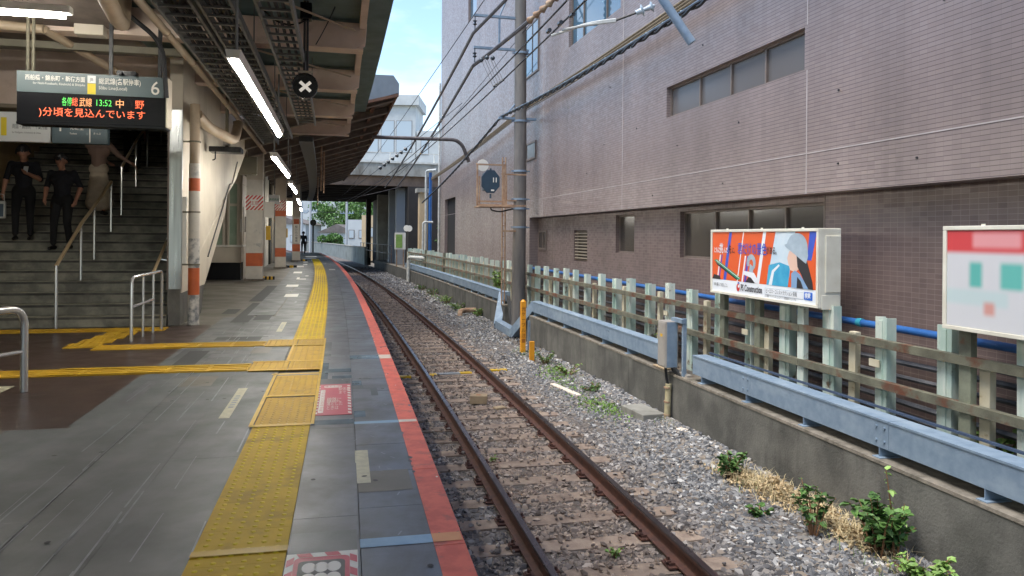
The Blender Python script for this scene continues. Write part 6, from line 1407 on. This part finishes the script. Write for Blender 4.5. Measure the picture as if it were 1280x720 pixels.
# ================================================================== PEOPLE
def figure(label, M, pose, mats, skirt=False, seed=0, hair_long=False, pose_nod=0.):
    """pose: joints in local metres; the figure faces -Y. mats: top, arms, legs."""
    J = dict(hip=(0, 0, .88), chest=(0, -.01, 1.2), neck=(0, 0, 1.40), head=(0, -.03, 1.55), shL=(.185, 0, 1.34), shR=(-.185, 0, 1.34), elL=(.24, .03, 1.08), elR=(-.24, .03, 1.08), haL=(.25, -.05, .84), haR=(-.25, -.05, .84),
             hiL=(.095, 0, .86), hiR=(-.095, 0, .86), knL=(.10, -.03, .48), knR=(-.10, -.03, .48), anL=(.10, .02, .09), anR=(-.10, .02, .09)); J.update(pose)
    J = {k: Vector(v) for k, v in J.items()}; caps = []
    def cap(a, c, r1, r2, m): caps.append((Vector(a), Vector(c), r1, r2, m))
    T, A, Lg = mats['top'], mats['arm'], mats['leg']; SK = 0; SH = 4
    up = Vector((0, 0, 1))
    cap(J['hip'] + Vector((.05, 0, 0)), J['hip'] - Vector((.05, 0, 0)), .125, .125, Lg); cap(J['hip'] + up * .06, J['chest'], .125, .14, T); cap(J['chest'] + Vector((.07, 0, .02)), J['chest'] - Vector((.07, 0, -.02)), .125, .125, T)
    cap(J['shL'] - up * .02, J['shR'] - up * .02, .065, .065, T); cap(J['chest'] + up * .08, J['neck'] - up * .04, .12, .07, T); cap(J['neck'] - up * .04, J['head'] - up * .05, .052, .05, SK)
    h_ = J['head']; RN = Matrix.Rotation(R(pose_nod), 3, 'X'); hp = lambda x, y, z: h_ + RN @ Vector((x, y, z))
    cap(hp(0, .015, .035), hp(0, 0, .02), .093, .09, SK); cap(hp(0, -.03, -.02), hp(0, -.045, -.065), .066, .05, SK); cap(hp(0, -.085, .0), hp(0, -.105, -.025), .012, .016, SK)
    for sx in (1, -1): cap(hp(sx * .088, .01, .01), hp(sx * .09, .015, -.025), .016, .013, SK); cap(hp(sx * .034, -.086, .012), hp(sx * .036, -.086, .012), .011, .011, SK)
    cap(hp(-.02, -.083, -.062), hp(.02, -.083, -.062), .011, .011, SK)
    for q_ in 'LR':
        sx = 1 if q_ == 'L' else -1
        cap(J['sh' + q_], J['el' + q_], .06, .048, A); e_, hnd = J['el' + q_], J['ha' + q_]; fm = mats.get('fore', SK); cap(e_, e_.lerp(hnd, .95), .045, .03, fm)
        d_ = (hnd - e_).normalized(); side = d_.cross(Vector((0, 1, 0))).normalized() if abs(d_.y) < .9 else Vector((1, 0, 0)); nrm = d_.cross(side)
        cap(hnd, hnd + d_ * .07, .028, .032, SK)
        for i, ln in enumerate((.065, .075, .07, .055)):
            b0 = hnd + d_ * .08 + nrm * (-.030 + i * .02); k1 = b0 + d_ * ln * .55 + side * sx * -.008; cap(b0, k1, .0105, .0098, SK); cap(k1, k1 + d_ * ln * .4 + side * -sx * .02, .0098, .0088, SK)
        tb_ = hnd + d_ * .02 - nrm * .03; k1 = tb_ - nrm * .028 + d_ * .03; cap(tb_, k1, .013, .0115, SK); cap(k1, k1 + d_ * .032, .0115, .0095, SK)
        if not skirt: cap(J['hi' + q_], J['kn' + q_], .094, .066, Lg); cap(J['kn' + q_], J['an' + q_] + up * .04, .064, .05, Lg)
        else: cap(J['kn' + q_], J['an' + q_], .055, .036, SK)
        f = J['an' + q_]; cap(f + Vector((0, .045, -.045)), f + Vector((0, -.14, -.058)), .042, .032, SH)
    if skirt:
        for i in range(6): t_ = i / 5; z_ = .86 - .62 * t_; kk = (J['knL'] + J['knR']) * .5; cap(Vector((.03 + .06 * t_, kk.y * t_ * .6, z_)), Vector((-.03 - .06 * t_, kk.y * t_ * .6, z_)), .115 + .045 * t_, .115 + .045 * t_, Lg)
    b = MB()
    for a, c, r1, r2, m in caps:                       # closed capsules, fused below into one surface
        d_ = (c - a); L_ = max(d_.length, 1e-4); d_ = d_ / L_; pts, rs_ = [], []
        for k in range(4): th = math.pi / 2 * (k + .35) / 4.35; pts.append(a - d_ * r1 * math.cos(th)); rs_.append(r1 * math.sin(th))
        pts += [a, c]; rs_ += [r1, r2]
        for k in range(3, -1, -1): th = math.pi / 2 * (k + .35) / 4.35; pts.append(c + d_ * r2 * math.cos(th)); rs_.append(r2 * math.sin(th))
        b.tube(pts, rs_, 10)
    me = b.mesh('tmp', 'skin'); tmp = bpy.data.objects.new('tmp', me); col.objects.link(tmp)
    rm = tmp.modifiers.new('r', 'REMESH'); rm.mode = 'VOXEL'; rm.voxel_size = .0115; sm = tmp.modifiers.new('s', 'SMOOTH'); sm.iterations = 2; sm.factor = .5
    dg = bpy.context.evaluated_depsgraph_get(); body = bpy.data.meshes.new_from_object(tmp.evaluated_get(dg)); bpy.data.objects.remove(tmp); body.name = 'person'
    body.materials.clear()
    for m in (['skin'] + mats['list'] + ['shoe'])[:5]: body.materials.append(MATS[m])
    n = len(body.polygons); C = np.empty(n * 3, np.float32); body.polygons.foreach_get('center', C); C = C.reshape(-1, 3); best = np.full(n, 9.); mi = np.zeros(n, np.int32)
    for a, c, r1, r2, m in caps:
        a_, c_ = np.array(a), np.array(c); ab = c_ - a_; tt = np.clip(((C - a_) @ ab) / max(ab @ ab, 1e-8), 0, 1); dd = np.linalg.norm(C - (a_ + tt[:, None] * ab), axis=1) - (r1 + (r2 - r1) * tt); u_ = dd < best; best[u_] = dd[u_]; mi[u_] = m
    body.polygons.foreach_set('material_index', mi); body.polygons.foreach_set('use_smooth', [True] * n)
    o = bpy.data.objects.new('person', body); col.objects.link(o); o.matrix_basis = M; tag(o, label, 'person')
    hb = MB(); rr_ = random.Random(seed)                # hair: cap of short locks over the skull
    for i in range(330):
        th = rr_.uniform(0, 6.28); ph = rr_.uniform(0, 1.85 if not hair_long else 2.0); d_ = Vector((math.sin(ph) * math.cos(th), math.sin(ph) * math.sin(th), math.cos(ph)))
        if d_.y < -.1 and d_.z < .34: continue
        p_ = Vector((0, .012, .034)) + d_ * .092; q_ = p_ + d_ * .012 + Vector((d_.x * .015, d_.y * .02, -.032 - (.1 if hair_long and d_.y > 0 else 0))); hb.tube([hp(*(p_ - d_ * .012)), hp(*(p_ + d_ * .01)), hp(*q_)], [.02, .018, .005], 5)
    hb.tube([hp(0, .055, -.03), hp(0, .045, .03), hp(0, .03, .08), hp(0, .015, .12), hp(0, .01, .138)], [.06, .086, .086, .06, .015], 12)
    hb.build('hair', 'hair', o, Matrix(), True)
    return o
def on_stair(s, o_, rz=0.): return fr(s, o_, stair_z(s), rz)
m1 = on_stair(15.0, -6.0, R(10)); p1 = figure('person in dark clothes looking at a phone and carrying a white bag down the stairs', m1, dict(head=(0, -.075, 1.53), elR=(-.27, .02, 1.08), haR=(-.30, -.03, .85), elL=(.25, .0, 1.08), haL=(.1, -.24, 1.16), knR=(-.1, -.12, .5), anR=(-.1, -.13, .09 + .0), knL=(.1, -.03, .48)), dict(top=1, arm=1, leg=2, list=['cloth_navy', 'cloth_black', 'cloth_black']), seed=1, pose_nod=24)
bgt = thing('shopping_bag', 'white and dark bag held low by the person with the phone', 'bag', m1 @ Matrix.Translation((-.32, -.08, .38))); MB().box(-.07, .07, -.05, .05, 0, .3).build('body', 'cloth_white', bgt, Matrix(), bevel=.02); MB().box(-.045, .045, -.056, -.051, .03, .25).build('panel', 'signal_navy', bgt, Matrix()); MB().tube(bend([(-.05, 0, .3), (-.04, 0, .42), (.04, 0, .42), (.05, 0, .3)], .03), .006, 6).build('handle', 'cloth_white', bgt, Matrix())
tag(MB().box(-.035, .035, -.005, .005, 0, .14).build('phone', 'sign_white', None, m1 @ Matrix.Translation((.07, -.31, 1.18)) @ Matrix.Rotation(R(-40), 4, 'X'), bevel=.004), 'small phone in the hand of the person with the bag', 'phone')
m2 = on_stair(14.72, -5.3, R(-6)); figure('person in black shirt and trousers coming down the stairs with hands at the hips', m2, dict(head=(.0, -.06, 1.54), elR=(-.28, .05, 1.1), haR=(-.25, -.08, .9), elL=(.28, .05, 1.1), haL=(.26, -.08, .88), knR=(-.09, -.1, .49), anR=(-.09, -.12, .09), knL=(.1, -.05, .48), anL=(.1, .05, .1)), dict(top=1, arm=1, leg=2, list=['cloth_navy', 'cloth_black', 'cloth_black']), seed=2, pose_nod=20)
m3 = on_stair(15.9, -5.05, R(172)); figure('person in mauve top and long beige skirt climbing the stairs, reaching for the handrail', m3, dict(head=(0, -.04, 1.52), elL=(.1, -.2, 1.16), haL=(.0, -.4, 1.05), elR=(-.32, -.08, 1.16), haR=(-.52, -.16, 1.02), knL=(.1, -.1, .52), anL=(.1, -.05, .17)), dict(top=1, arm=1, leg=2, fore=1, list=['cloth_mauve', 'cloth_beige', 'cloth_beige']), skirt=True, seed=3, hair_long=True)
m4 = on_stair(17.9, -4.95, R(175)); figure('person in white shirt and black trousers higher up the stairs', m4, dict(elL=(.26, -.04, 1.1), haL=(.2, -.18, .95), knR=(-.1, -.14, .56), anR=(-.1, -.06, .2)), dict(top=1, arm=1, leg=2, list=['cloth_white', 'cloth_black', 'cloth_black']), seed=4)
figure('person in dark clothes walking away near the platform end', fr(58.6, -1.43, 0, R(180)), dict(knL=(.1, -.1, .48), anL=(.1, -.1, .09), anR=(-.1, .12, .1), haL=(.26, .1, .84)), dict(top=1, arm=1, leg=2, fore=1, list=['cloth_black', 'cloth_black', 'cloth_black']), seed=5)
